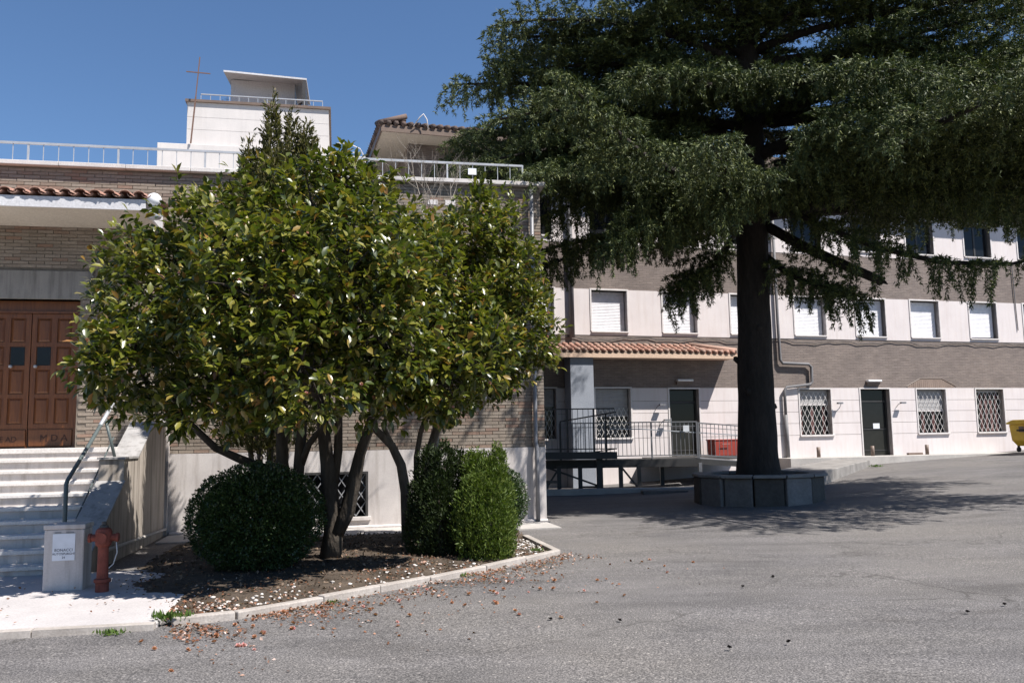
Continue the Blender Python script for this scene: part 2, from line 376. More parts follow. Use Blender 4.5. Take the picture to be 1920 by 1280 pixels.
for j, y in enumerate(ys):
    for i, x in enumerate(xs):
        V.append((x, y, gz(x, y) + 0.012 * math.sin(x * 0.9 + 1.3 * math.sin(y * 0.5)) * math.sin(y * 0.7)))
nx = len(xs)
for j in range(len(ys) - 1):
    for i in range(nx - 1):
        a = j * nx + i; Fq.append((a, a + 1, a + nx + 1, a + nx))
me = bpy.data.meshes.new('ground'); me.from_pydata(V, [], Fq); me.materials.append(M['asphalt']); me.shade_smooth()
tag(link(bpy.data.objects.new('ground', me)), kind='structure')

lx = lambda o: (setattr(o, 'location', (LC[0], LC[1], 0)), setattr(o, 'rotation_euler', (0, 0, R(LA))))[0]
def lfix(o): o.location = (LC[0], LC[1], 0); o.rotation_euler = (0, 0, R(LA)); return o
def rfix(o): o.location = (RC[0], RC[1], 0); o.rotation_euler = (0, 0, R(RA)); return o

# pavement in front of the stairs
pv = lfix(tag(MB().box(-17, -5.62, -8.40, -4.9, -0.2, 0.045).build('pavement', M['pavement'], bevel=0.015), kind='structure'))
kerbm = MB().box(-0.49, 0.49, -0.06, 0.06, -0.2, 0.050).mesh('kerb_stone', M['kerb'])
for i in range(12):
    o = inst('kerb_stone', kerbm, pv, (-5.62 - 0.5 - i * 0.99, -8.465 + random.uniform(-.006, .006), random.uniform(-.006, .004)), (0, random.uniform(-.006, .006), random.uniform(-.006, .006)))
# concrete apron along the wall of the brick block
lfix(tag(MB().box(-7.0, -0.05, -1.35, -0.14, -0.2, 0.012).build('apron', M['apron']), kind='structure'))
# planted bed: mounded soil bounded by the kerb
kerb_pts = [Vector((-3.10, 7.98)), Vector((-2.62, 8.25)), Vector((-1.98, 8.98)), Vector((-1.02, 10.15)), Vector((-0.40, 10.95)), Vector((0.58, 12.35)), Vector((0.16, 14.35))]
bed_poly = [kerb_pts[i] for i in range(len(kerb_pts))] + [L(-0.9, -1.4).xy, L(-6.6, -1.4).xy, L(-6.6, -6.3).xy, L(-5.75, -7.6).xy]
def inside(p, poly):
    c = False; n = len(poly)
    for i in range(n):
        a, b = poly[i], poly[(i + 1) % n]
        if (a.y > p[1]) != (b.y > p[1]) and p[0] < (b.x - a.x) * (p[1] - a.y) / (b.y - a.y) + a.x: c = not c
    return c
def edge_dist(p, poly):
    best = 9
    for i in range(len(poly)):
        a, b = poly[i], poly[(i + 1) % len(poly)]; ab = b - a
        t = max(0, min(1, (Vector(p) - a).dot(ab) / ab.length_squared)); best = min(best, (Vector(p) - a - ab * t).length)
    return best
import mathutils.noise as mn
def bed_z(x, y):
    d = edge_dist((x, y), bed_poly)
    return 0.015 + 0.07 * min(1, d / 0.7) + 0.035 * mn.noise(Vector((x * 2.2, y * 2.2, 0))) * min(1, d / 0.3) + 0.02 * mn.noise(Vector((x * 7, y * 7, 3)))
import bmesh
bm = bmesh.new(); st = 0.09; grid = {}
x0, x1, y0, y1 = -5.4, 0.8, 7.9, 16.2
for i in range(int((x1 - x0) / st) + 1):
    for j in range(int((y1 - y0) / st) + 1):
        x, y = x0 + i * st, y0 + j * st
        if inside((x, y), bed_poly): grid[i, j] = bm.verts.new((x, y, bed_z(x, y)))
        else:
            if edge_dist((x, y), bed_poly) < st * 1.45: grid[i, j] = bm.verts.new((x, y, -0.02))
for (i, j), v in list(grid.items()):
    q = [grid.get(k) for k in ((i, j), (i + 1, j), (i + 1, j + 1), (i, j + 1))]
    if all(q): bm.faces.new(q)
me = bpy.data.meshes.new('garden_bed'); bm.to_mesh(me); bm.free(); me.materials.append(M['soil']); me.shade_smooth()
bed = tag(link(bpy.data.objects.new('garden_bed', me)), kind='structure')
# kerb stones round the bed
for i in range(len(kerb_pts) - 1):
    a, b = kerb_pts[i], kerb_pts[i + 1]; d = b - a; n = max(1, round(d.length / 0.95)); l = d.length / n
    for k in range(n):
        c = a + d * ((k + 0.5) / n); h = 0.068 + random.uniform(-0.006, 0.006)
        o = MB().box(-l / 2 + .004, l / 2 - .004, -0.055, 0.055, -0.2, h).build('kerb_stone', M['kerb'], bed, bevel=0.012)
        o.location = (c.x, c.y, 0); o.rotation_euler = (0, random.uniform(-.008, .008), math.atan2(d.y, d.x) + random.uniform(-.01, .01))

# terrace along the long facade, its edge, and the sunk yard wall in front of the porch
rfix(tag(MB().box(-4.35, 16, -0.85, 0.02, -0.5, 0.805).build('terrace', M['apron'], bevel=0.015), kind='structure'))

# ------------------------------------------------------------------ the long building on the right
lb = thing('long_building', 'long three storey building of grey brown brick and pale stone bands behind the cedar', 'building', (RC[0], RC[1], 0), RA)
def slices(u0, u1, z0, z1, ops):
    """rectangles that fill u0..u1 x z0..z1 around openings"""
    out = []; ops = sorted([o for o in ops if o[1] > u0 and o[0] < u1 and o[3] > z0 and o[2] < z1]); u = u0
    for a, b, c, d in ops:
        if a > u: out.append((u, a, z0, z1))
        if c > z0: out.append((a, b, z0, c))
        if d < z1: out.append((a, b, d, z1))
        u = b
    if u < u1: out.append((u, u1, z0, z1))
    return out
WU = [-16.45, -13.82, -11.18, -8.54, -5.90, -3.30, -0.68, 1.77, 4.52, 7.15, 9.8]   # window left edges
UP = [(u, u + 1.30, 5.20, 6.60) for u in WU]
TOP = [(u, u + 1.28, 8.42, 9.72) for u in WU]
GW = [(-3.28, -1.98, 1.60, 3.23), (1.79, 3.11, 1.60, 3.23), (4.53, 5.83, 1.60, 3.23), (-11.13, -9.86, 1.62, 3.26), (-13.72, -12.52, 1.62, 3.26), (7.2, 8.5, 1.6, 3.23), (9.9, 11.2, 1.6, 3.23)]
GD = [(-0.70, 0.57, 0.80, 3.24), (-8.42, -7.30, 0.95, 3.24)]
U0, U1, DEP = -17.4, 14.0, 0.26
b_back = box('wall', M['brownwall'], lb, U0 + .02, U1 - .02, DEP + .02, 9.0, -0.5, 11.2)
# ground floor: pale stone courses with recessed joints
courses = [(-0.5, 0.80), (0.805, 1.585), (1.597, 2.005), (2.017, 2.415), (2.427, 2.825), (2.837, 3.28)]
for (z0, z1) in courses:
    for (a, b, c, d) in slices(U0, U1, z0, z1, GW + GD):
        if b - a > 0.02 and d - c > 0.02:
            box('stone_panel', M['stone'], lb, a, b, 0.0, DEP, c, d, bevel=0.004)
for a, b, c, d in slices(U0, U1, -0.5, 3.28, GW + GD):
    box('joint_backing', M['mortar'], lb, a + .02, b - .02, 0.02, DEP - .004, c + (0.02 if c > 0 else 0), d - .01)
# brick bands and pale bands
for (z0, z1) in ((3.283, 5.06), (6.635, 8.21), (9.90, 11.2)):
    box('brick_band', M['brick_far'], lb, U0, U1, 0.012, DEP, z0, z1)
for (z0, z1, ops) in ((5.063, 6.632, UP), (8.213, 9.897, TOP)):
    for (a, b, c, d) in slices(U0, U1, z0, z1, ops):
        box('stone_band', M['stone'], lb, a, b, 0.0, DEP, c, d)
# upper windows with closed roller shutters
def slat_shutter(w, h, mat):
    mb = MB(); n = int(h / 0.052)
    prof = []
    for i in range(n):
        z = i * h / n; prof += [(0.0, z), (-0.010, z + 0.3 * h / n), (-0.010, z + 0.72 * h / n), (0.0, z + 0.96 * h / n)]
    V_ = []; F_ = []
    for y, z in prof: V_ += [(0, y, z), (w, y, z)]
    for i in range(len(prof) - 1): F_.append((2 * i, 2 * i + 1, 2 * i + 3, 2 * i + 2))
    return mb.add(V_, F_).mesh('shutter', mat)
sh_full = slat_shutter(1.22, 1.36, M['shutter'])
sill_up = MB().box(-0.03, 1.33, -0.05, 0.22, -0.045, 0.0).mesh('sill', M['frame_white'])
def surround(w, h, t=0.055, p=-0.022, d=0.2):
    return MB().box(-t, 0, p, d, -0.0, h + t).box(w, w + t, p, d, 0, h + t).box(0, w, p, d, h, h + t).mesh('frame', M['frame_white'])
fr_up = surround(1.30, 1.40)
for i, (a, b, c, d) in enumerate(UP):
    wnd = inst('window', MB().box(0, 1.30, 0.21, 0.25, 0, 1.40).mesh('window', M['shutter_grey']), lb, (a, 0, c))
    inst('frame', fr_up, wnd); inst('sill', sill_up, wnd)
    lift = 0.05 if i == 8 else 0.0
    inst('shutter', sh_full, wnd, (0.04, 0.185, 0.01 + lift))
# top floor windows: glass, casements
fr_top = surround(1.28, 1.30)
glass_top = MB().box(0.07, 0.60, 0.17, 0.18, 0.07, 1.23).box(0.68, 1.21, 0.17, 0.18, 0.07, 1.23).mesh('pane', M['glass'])
case_top = MB()
for x in (0, 0.60, 1.21): case_top.box(x, x + (0.08 if x == 0.6 else 0.07), 0.15, 0.2, 0, 1.3)
case_top.box(0.07, 1.21, 0.15, 0.2, 0, 0.07).box(0.07, 1.21, 0.15, 0.2, 1.23, 1.30)
case_top = case_top.mesh('casement', M['steel_dark'])
for i, (a, b, c, d) in enumerate(TOP):
    wnd = inst('window', MB().box(0, 1.28, 0.22, 0.25, 0, 1.30).mesh('window', M['black']), lb, (a, 0, c))
    inst('frame', fr_top, wnd); inst('sill', sill_up, wnd); inst('pane', glass_top, wnd); inst('casement', case_top, wnd)
# ground floor windows behind folding lattice grilles
def lattice(w, h, cw=0.20, ch=0.36, t=0.012):
    mb = MB(); nu, nv = max(1, round(w / cw)), max(1, round(h / ch)); cw, ch = w / nu, h / nv
    for s in (1, -1):
        for k in range(-nv, nu + nv + 1):
            # a line through lattice points: x = k*cw + s*(z/ch)*cw
            p = []
            for (x, z) in ((k * cw, 0), (k * cw + s * nv * cw, h)): p.append([x, z])
            (xa, za), (xb, zb) = p
            lo, hi = 0.0, 1.0; dx = xb - xa
            for bound in (0.0, w):
                tt = (bound - xa) / dx
                if (dx > 0) == (bound == 0.0): lo = max(lo, tt)
                else: hi = min(hi, tt)
            if hi - lo > 1e-3:
                mb.bar((xa + dx * lo, 0.004 * s, za + (zb - za) * lo), (xa + dx * hi, 0.004 * s, za + (zb - za) * hi), 0.006, t)
    for i in range(nu + 1):
        for j in range(2 * nv + 1):
            if (i * 2 + j) % 2 == 0: mb.box(i * cw - .013, i * cw + .013, -0.014, -0.008, j * ch / 2 - .013, j * ch / 2 + .013) if j % 2 == 0 else None
    return mb
for i, (a, b, c, d) in enumerate(GW):
    wd, h = b - a, d - c
    wnd = inst('window', MB().box(0, wd, 0.22, 0.25, 0, h).mesh('window', M['black']), lb, (a, 0, c))
    inst('frame', surround(wd, h, 0.05), wnd)
    MB().box(-0.06, wd + .06, -0.07, 0.22, -0.06, 0.0).build('sill', M['frame_white'], wnd, bevel=0.005)
    MB().box(0.03, wd - .03, 0.20, 0.205, 0.02, h - .02).build('pane', M['glass'], wnd)
    if i in (0, 1, 2):
        cm = MB()
        for k in range(5):
            if (k + i) % 2 == 0 or i == 2: cm.box(0.08 + k * 0.24, 0.20 + k * 0.24, 0.19, 0.197, 0.03, h * (0.62 if i < 2 else 0.9))
        cm.build('curtain', M['curtain'], wnd)
    drop = {0: 0.52, 1: 0.78, 2: 0.12, 3: 0.95, 4: 0.6}.get(i, 0.3)
    inst('shutter', slat_shutter(wd - .08, drop, M['shutter_grey']), wnd, (0.04, 0.165, h - drop))
    if i in (0, 1): MB().box(0.04, wd - .04, 0.13, 0.165, h - drop - .05, h - drop).build('shutter_rail', M['frame_white'], wnd)
    g0, g1 = (0.03, h - 0.12)
    if i in (3, 4): g1 = 0.98
    g = lattice(wd - 0.12, g1 - g0, 0.2 if i < 3 else 0.165, 0.33).build('grille', M['grille'], wnd)
    g.location = (0.06, 0.10, g0)
# doors
def metal_door(a, c, wd, h, notice, kick):
    dr = inst('door', MB().box(0, wd, 0.20, 0.25, 0, h).mesh('door', M['door_green']), lb, (a, 0, c))
    inst('frame', surround(wd, h, 0.05), dr)
    MB().box(0.03, wd - .03, 0.18, 0.20, h - .47, h - .42).box(0.03, wd - .03, 0.18, 0.2, 0.95, 0.99).box(0.03, wd - .03, 0.18, 0.2, 0.18, 0.21)\
        .box(0.0, 0.06, 0.17, 0.2, 0, h).box(wd - .06, wd, 0.17, 0.2, 0, h).build('rail', M['steel_dark'], dr)
    MB().box(0.08, wd - .08, 0.187, 0.192, 1.02, h - .50).build('pane', M['glass'], dr)
    MB().box(0.08, wd - .08, 0.187, 0.192, h - .40, h - .05).build('pane', M['glass'], dr)
    MB().tube([(0.10, 0.19, 1.05), (0.10, 0.13, 1.05), (0.10, 0.13, 1.3), (0.10, 0.19, 1.3)], 0.012, 6).build('handle', M['galv'], dr)
    if notice: MB().box(0.62, 0.90, 0.182, 0.186, 0.99, 1.18).build('notice', M['paper'], dr)
metal_door(-0.70, 0.80, 1.27, 2.44, True, True)
metal_door(-8.42, 0.95, 1.12, 2.29, False, True)
# lamps over the doors
for a in (-0.42, -8.14):
    lp = MB().box(0, 0.60, -0.16, 0.0, 0, 0.075).build('door_lamp', M['white_lamp'], lb, bevel=0.02, loc=(a, 0.012, 3.50))
    MB().box(0.0, 0.58, -0.08, 0.0, -0.10, -0.002).build('bracket', M['pipe_brown'], lp)
# brick relieving arch over a ground floor window
ar = MB()
for k in range(24):
    u = 1.46 + k * 0.09; hh = 0.05 + 0.27 * min(1, (u - 1.40) / .55, (3.58 - u) / .55)
    ar.box(u - .041, u + .041, 0.002, 0.02, 3.29, 3.29 + hh)
ar.build('brick_arch', M['arch'], lb)
MB().tube([(1.36, 0.0, 3.34), (1.98, 0.0, 3.635), (2.98, 0.0, 3.635), (3.62, 0.0, 3.34)], .012, 5).build('arch_flashing', M['pipe_brown'], lb)
# mast arm lamps by the doors
for u, z, s in ((0.83, 2.72, 1), (-8.95, 2.70, 1), (-1.62, 2.72, -1), (-8.8, 2.18, 1)):
    MB().tube([(u, 0.0, z - .16), (u + .03 * s, -0.12, z - .04), (u + .12 * s, -0.2, z)], 0.012, 6).box(u + (.06 if s > 0 else -.22), u + (.26 if s > 0 else -.02), -0.25, -0.14, z - .03, z + .03).build('small_wall_lamp', M['steel'], lb)
# roof with hip at the left end
rf = MB()
ov = 1.0; ez = 11.22; u_l, u_r = U0 - ov, U1 + ov; yf, yb = -ov, 10.0; ridge_y = (yf + yb) / 2; rz = ez + 1.75
rf.add([(u_l, yf, ez + .2), (u_r, yf, ez + .2), (u_r, yb, ez + .2), (u_l, yb, ez + .2), (u_l + 5.2, ridge_y, rz), (u_r - 5.2, ridge_y, rz)],
       [(0, 1, 5, 4), (1, 2, 5), (2, 3, 4, 5), (3, 0, 4)])
roof = rf.build('roof', M['tile_dark'], lb)
MB().box(u_l + .03, u_r - .03, yf + .03, yb - .03, ez, ez + .14).build('soffit', M['soffit'], roof)
MB().box(u_l, u_r, yf - .02, yf + .028, ez - .03, ez + .19).box(u_l - .02, u_l + .028, yf + .03, yb, ez - .03, ez + .19).build('gutter', M['pipe_brown'], roof)
tl = MB(); k = 0
u = u_l
while u < -6:
    tl.tube([(u, yf - .08, ez + .235), (u, yf + 1.0, ez + .235 + 1.08 * 0.318)], 0.085, 6); u += 0.235
y = yf
while y < yb:
    tl.tube([(u_l - .08, y, ez + .235), (u_l + 0.8, y, ez + .235 + 0.28)], 0.085, 6); y += 0.235
tag(tl.build('eave_tiles', M['tile_dark'], roof, smooth=True), kind='stuff')
MB().box(-15.15, -14.85, -0.01, 0.02, 10.05, 10.35).build('vent_panel', M['frame_white'], lb)

# porch over the ramp: tiled canopy, fascia, pillar
pc = box('porch_canopy', M['peach'], lb, -13.4, -6.22, -0.75, 0.0, 4.24, 4.38)
MB().prism_x([(-0.80, 4.382), (-0.80, 4.43), (0.0, 4.72), (0.0, 4.382)], -13.4, -7.6).build('canopy_body', M['brownwall'], pc)
MB().add([(-7.599, -.80, 4.384), (-7.599, -.80, 4.43), (-7.599, 0, 4.72), (-7.599, 0, 4.384), (-6.20, -.80, 4.384), (-6.20, -.80, 4.42), (-6.20, 0, 4.45), (-6.20, 0, 4.384)],
         [(0, 4, 5, 1), (1, 5, 6, 2), (4, 7, 6, 5), (0, 3, 7, 4)]).build('hip_end', M['tile'], pc)
ft = MB()
for k in range(26):
    u = -13.35 + k * 0.225
    for r in range(3):
        y0_, y1_ = -.86 + r * 0.29, -.86 + (r + 1) * 0.29 + .04
        ft.tube([(u + random.uniform(-.01, .01), y0_, 4.46 + r * 0.104 + random.uniform(-.006, .012)), (u, min(y1_, -0.01), 4.45 + (r + 1) * 0.104)], [0.075, 0.060], 6)
for k in range(6):     # hip end tiles, getting shorter
    u = -7.50 + k * 0.225; zt = 4.72 - (u + 7.6) / 1.4 * 0.28
    ft.tube([(u, -.86, 4.455), (u, -0.02, zt + .01)], [0.085, 0.07], 6)
tag(ft.build('roof_tiles', M['tile'], pc, smooth=True), kind='stuff')
MB().tube([(-7.6, 0.0, 4.77), (-6.22, -.82, 4.50)], 0.09, 8).build('hip_ridge', M['tile'], pc, smooth=True)
box('fascia', M['peach'], pc, -13.42, -6.20, -.82, -.755, 4.225, 4.381)
pl = box('pillar', M['bluegrey'], lb, -12.25, -11.45, -.70, -0.12, -0.45, 4.235, bevel=0.01)
# downpipes
MB().tube([(-4.08, -0.1, 11.1), (-4.08, -0.1, 5.72), (-4.06, -0.1, 4.28), (-3.97, -0.1, 4.16), (-2.90, -0.1, 4.13), (-2.79, -0.1, 4.03), (-2.79, -0.1, 3.50), (-2.88, -0.1, 3.40), (-3.86, -0.1, 3.30), (-3.95, -0.1, 3.18), (-3.95, -0.1, 2.3)], 0.055, 10)\
    .tube([(-3.95, -0.1, 2.32), (-3.93, -0.1, 0.82)], 0.07, 10).build('downpipe', M['pipe'], lb, smooth=True)
MB().tube([(-11.93, -0.09, 11.1), (-11.93, -0.09, 4.95)], 0.09, 10).build('downpipe', M['pipe'], lb, smooth=True)
MB().tube([(6.75, -0.03, 8.2), (6.77, -0.03, 6.6), (6.80, -0.03, 5.55)], 0.018, 6).build('conduit', M['pipe'], lb)
# a sagging cable along the facade
pts = []
for k in range(90):
    u = -13.0 + k * 0.30; pts.append((u, -0.03, 4.98 + 0.05 * math.sin(k * 0.7) + 0.03 * math.sin(k * 2.1) - 0.05 * abs(math.sin(k * 0.21))))
MB().tube(pts, 0.012, 5).build('cable', M['black'], lb)
# short posts at the foot of the facade
for u, s in ((-2.83, 1), (-0.56, 1), (1.82, 1)):
    o = tag(MB().tube([(0, 0, 0), (0, 0, 0.36)], 0.065, 10).build('bollard', M['pipe_brown'], None, smooth=True),
            {-2.83: 'short brown post on the terrace under the window left of the dark door', -0.56: 'short brown post standing at the left foot of the dark door', 1.82: 'short brown post under the window right of the dark door'}[u], 'post', 'short brown posts along the long facade')
    o.location = Rw(u, -0.3, 0.805)
o = tag(MB().box(0, 0.62, -0.06, 0.06, 0, 0.075).build('timber_block', M['pipe_brown']), 'dark timber block lying on the terrace beside the short post right of the door', 'timber block'); o.location = Rw(1.0, -0.25, 0.806); o.rotation_euler = (0, 0, R(RA))
MB().tube([(-16.95, -1.2, 11.3), (-17.0, -1.2, 11.62), (-17.1, -1.2, 11.78), (-17.22, -1.2, 11.66), (-17.40, -1.1, 11.40)], 0.018, 7).build('bent_pipe', M['frame_white'], roof, smooth=True)

# ------------------------------------------------------------------ access ramp of dark steel in front of the porch
ar = thing('access_ramp', 'raised dark steel access ramp with grey bar railings in front of the porch', 'ramp', (0, 0, 0))
def deck_slab(name, pts, z, th, mat, parent):   # pts: (x,y,dz)
    n = len(pts)
    return MB().add([(x, y, z + d - th) for x, y, d in pts] + [(x, y, z + d) for x, y, d in pts],
        [tuple(range(n))[::-1], tuple(range(n, 2 * n))] + [(i, (i + 1) % n, n + (i + 1) % n, n + i) for i in range(n)]).build(name, mat, parent)
deck_slab('deck', [(0.75, 26.35, 0), (5.6, 26.35, 0), (5.6, 27.4, 0), (0.65, 27.4, 0)], 0.96, 0.10, M['steel_dark'], ar)
deck_slab('deck', [(4.4, 27.42, 0), (7.7, 28.4, 0), (7.7, 30.25, 0), (4.3, 29.3, 0)], 0.955, 0.09, M['steel_dark'], ar)
deck_slab('deck', [(5.62, 26.35, 0), (7.95, 26.7, -.20), (7.95, 28.3, -.20), (5.82, 28.2, 0)], 0.96, 0.08, M['steel'], ar)
deck_slab('deck', [(0.72, 25.25, 0.02), (2.97, 25.25, 0), (2.97, 26.30, 0), (0.6, 26.30, 0.02)], 1.20, 0.05, M['steel_dark'], ar)
b = MB(); b.bar((0.70, 25.2, 1.13), (2.98, 25.2, 1.11), 0.10, 0.20).bar((0.74, 26.3, 0.83), (5.62, 26.3, 0.83), 0.10, 0.22).bar((5.62, 26.3, 0.86), (7.95, 26.66, 0.66), 0.08, 0.16); b.build('beam', M['steel_dark'], ar)
for x, y, z1 in ((1.33, 26.0, .8), (1.96, 26.0, .8), (3.18, 26.1, .8), (3.72, 26.1, .8), (4.6, 27.2, .85)):
    MB().box(x - .06, x + .06, y - .06, y + .06, -0.15, z1).build('post', M['steel_dark'], ar)
MB().box(2.43, 2.61, 25.7, 25.88, -0.15, 1.02).build('post', M['steel_dark'], ar)
MB().box(5.50, 5.60, 26.0, 26.1, 0.25, 0.83).build('post', M['steel'], ar)
for p, q in (((0.95, 25.95, .78), (2.45, 25.95, .22)), ((1.33, 25.9, .75), (0.95, 25.9, .18)), ((3.20, 26.05, .74), (3.70, 26.05, .10)), ((1.96, 25.97, .18), (2.45, 25.97, .18))):
    MB().bar(p, q, 0.045, 0.055).build('brace', M['steel_dark'], ar)
bal = MB().box(-.008, .008, -.008, .008, 0, 1.0).mesh('baluster', M['steel'])
def rail_run(p, q, h, n, parent, mat, second=True, step=0.125, post_every=None):
    p, q = Vector(p), Vector(q); d = q - p
    r = MB().bar(p + Vector((0, 0, h)), q + Vector((0, 0, h)), 0.045, 0.035)
    r.bar(p + Vector((0, 0, .10)), q + Vector((0, 0, .10)), 0.03, 0.03)
    if second: r.bar(p + Vector((0, 0, h - .13)), q + Vector((0, 0, h - .13)), 0.02, 0.02)
    ro = r.build('railing', mat, parent)
    n = int(d.length / step)
    for k in range(n + 1):
        c = p + d * (k / n)
        if post_every and k % post_every == 0: MB().box(-.024, .024, -.024, .024, 0, h).build('post', mat, ro, loc=c)
        else: inst('baluster', bal, ro, c + Vector((0, 0, .10)), scale=(1, 1, h - .10))
rail_run((1.40, 26.35, .97), (5.56, 26.35, .96), 1.10, 0, ar, M['steel'], post_every=11)
rail_run((5.60, 26.35, .96), (7.92, 26.7, .76), 1.06, 0, ar, M['steel'], post_every=10)
rail_run((0.80, 25.25, 1.21), (2.95, 25.25, 1.20), 1.26, 0, ar, M['steel_dark'], second=False, step=0.15, post_every=5)
rail_run((1.42, 26.32, .97), (3.0, 25.30, 1.20), 1.16, 0, ar, M['steel_dark'], second=False, step=0.16, post_every=9)
MB().bar((3.9, 26.25, 1.86), (6.9, 26.5, 1.62), 0.03, 0.03).bar((2.9, 26.2, 1.88), (3.9, 26.25, 1.86), .03, .03).build('hand_bar', M['galv'], ar)
MB().box(-.09, .09, -.008, .008, -.09, .09).build('notice', M['paper'], ar, loc=(5.22, 26.27, 1.86))
# ledge wall below the ramp
tag(MB().box(0.68, 5.4, 25.0, 25.35, -0.3, 0.17).build('ledge_wall', M['apron'], None, bevel=0.02), 'low concrete ledge under the steel ramp beside the brick block', 'low wall')
tag(MB().box(0, 1.25, 0, 0.45, 0, 0.12).build('stone_slab', M['stonework'], None, bevel=0.02, loc=(3.55, 24.2, 0.02)), 'long flat stone slab on the shaded ground below the ramp', 'stone slab')
bn = thing('stone_bench', 'small dark bench in shadow beneath the left end of the steel ramp', 'bench', (0.98, 25.75, 0.02))
MB().box(-.28, .28, -.16, .16, 0.30, 0.37).build('seat', M['stonework'], bn, bevel=.01); MB().box(-.2, .02, -.12, .12, 0, 0.298).build('leg', M['stonework'], bn, bevel=.01)
# red container on the deck
rb = thing('red_crate', 'red plastic crate standing on the ramp deck behind the railing by the cedar trunk', 'crate', Rw(-7.22, -0.85, 0.965), RA)
MB().add([(0, 0, 0), (.92, 0, 0), (.92, .5, 0), (0, .5, 0), (-.03, -.03, .5), (.95, -.03, .5), (.95, .53, .5), (-.03, .53, .5)], [(3, 2, 1, 0), (0, 1, 5, 4), (1, 2, 6, 5), (2, 3, 7, 6), (3, 0, 4, 7)]).build('body', M['red_box'], rb)
MB().box(-.05, .97, -.05, .55, .5, .54).build('lid', M['red_box'], rb, bevel=.015)
MB().tube([(.2, -.05, .38), (.2, -.09, .38), (.5, -.09, .38), (.5, -.05, .38)], .012, 6).build('handle', M['red_box'], rb)
# low concrete ramp wall between planter and terrace
rw = MB(); A, B = Vector((7.2, 22.0)), Vector((12.35, 30.3)); d = (B - A).normalized(); nrm = Vector((-d.y, d.x))
pA, pB, pC, pD = A, B, B + nrm * 1.15, A + nrm * 1.15
rw.add([(pA.x, pA.y, -.2), (pB.x, pB.y, -.2), (pC.x, pC.y, -.2), (pD.x, pD.y, -.2), (pA.x, pA.y, .55), (pB.x, pB.y, .70), (pC.x, pC.y, .74), (pD.x, pD.y, .62)],
       [(3, 2, 1, 0), (4, 5, 6, 7), (0, 1, 5, 4), (1, 2, 6, 5), (2, 3, 7, 6), (3, 0, 4, 7)])
tag(rw.build('ramp_wall', M['ramp_stone'], None, bevel=.02), 'low pale concrete ramp wall running from the tree planter up to the terrace', 'low wall')

# yellow bin at the right edge
yb_ = thing('yellow_bin', 'yellow wheeled refuse container against the long facade', 'bin', Rw(5.02, -2.0, 0.85), RA + 4)
prof = [(-.38, .28), (.38, .28), (.52, 1.0), (-.52, 1.0)]
w0 = MB(); n = 4
bv = [(-.42, -.36, .22), (.62, -.36, .22), (.62, .36, .22), (-.42, .36, .22), (-.55, -.46, .42), (.75, -.46, .42), (.75, .46, .42), (-.55, .46, .42), (-.58, -.52, 1.0), (.78, -.52, 1.0), (.78, .52, 1.0), (-.58, .52, 1.0)]
w0.add(bv, [(3, 2, 1, 0), (8, 9, 10, 11)] + [(k + i, k + (i + 1) % 4, k + 4 + (i + 1) % 4, k + 4 + i) for k in (0, 4) for i in range(4)])
w0.build('body', M['yellow'], yb_, bevel=.03)
MB().prism_x([(-.58, 1.002), (-.58, 1.06), (-.3, 1.16), (.3, 1.16), (.58, 1.06), (.58, 1.002)], -.64, .84).build('lid', M['yellow'], yb_, bevel=.02)
MB().tube([(-.585, -.12, .78), (-.66, -.12, .78), (-.66, .12, .78), (-.585, .12, .78)], .03, 8).build('handle', M['black'], yb_)
MB().box(-.598, -.59, -.1, .1, .72, .92).build('emblem', M['pipe_brown'], yb_)
for x, y in ((-.35, -.36), (.55, -.36), (-.35, .36), (.55, .36)):
    MB().tube([(x, y - .03, .09), (x, y + .03, .09)], .09, 12).box(x - .02, x + .02, y - .04, y + .04, .09, .24).build('wheel', M['black'], yb_)

# ------------------------------------------------------------------ the brick block on the left
ch = thing('chapel', 'brick chapel block with wooden entrance door, stone base and roof terrace behind the flowering tree', 'building', (LC[0], LC[1], 0), LA)
UL = -16.0; DOOR = (-10.42, -8.66, 1.60, 4.28); BW = (-4.64, -3.47, 0.22, 1.06); FW = (-2.02, -1.20, 2.46, 3.98)
for a, b, c, d in slices(-7.1, 0.0, -0.3, 1.455, [BW]):
    box('stone_base', M['base_stone'], ch, a, b, -0.03, 0.3, c, d)
box('pilaster', M['base_stone'], ch, -7.26, -7.05, -0.09, 0.2, -0.3, 2.1, bevel=.008)
MB().prism_x([(-.13, -.3), (-.13, .035), (-.10, .06), (-.031, .06), (-.031, -.3)], -7.0, 0.0).build('plinth_lip', M['base_stone'], ch)
for a, b, c, d in slices(UL, 0.0, 1.455, 6.74, [DOOR, FW]):
    box('wall', M['mortar'], ch, a, b, 0.012, 0.5, c, d)
box('wall', M['brick_far'], ch, UL, -0.001, 0.5, 10.4, -0.3, 6.74)
sw = box('wall', M['brick_far'], ch, -0.3, -0.0005, 0.012, 0.5, 1.455, 6.74)
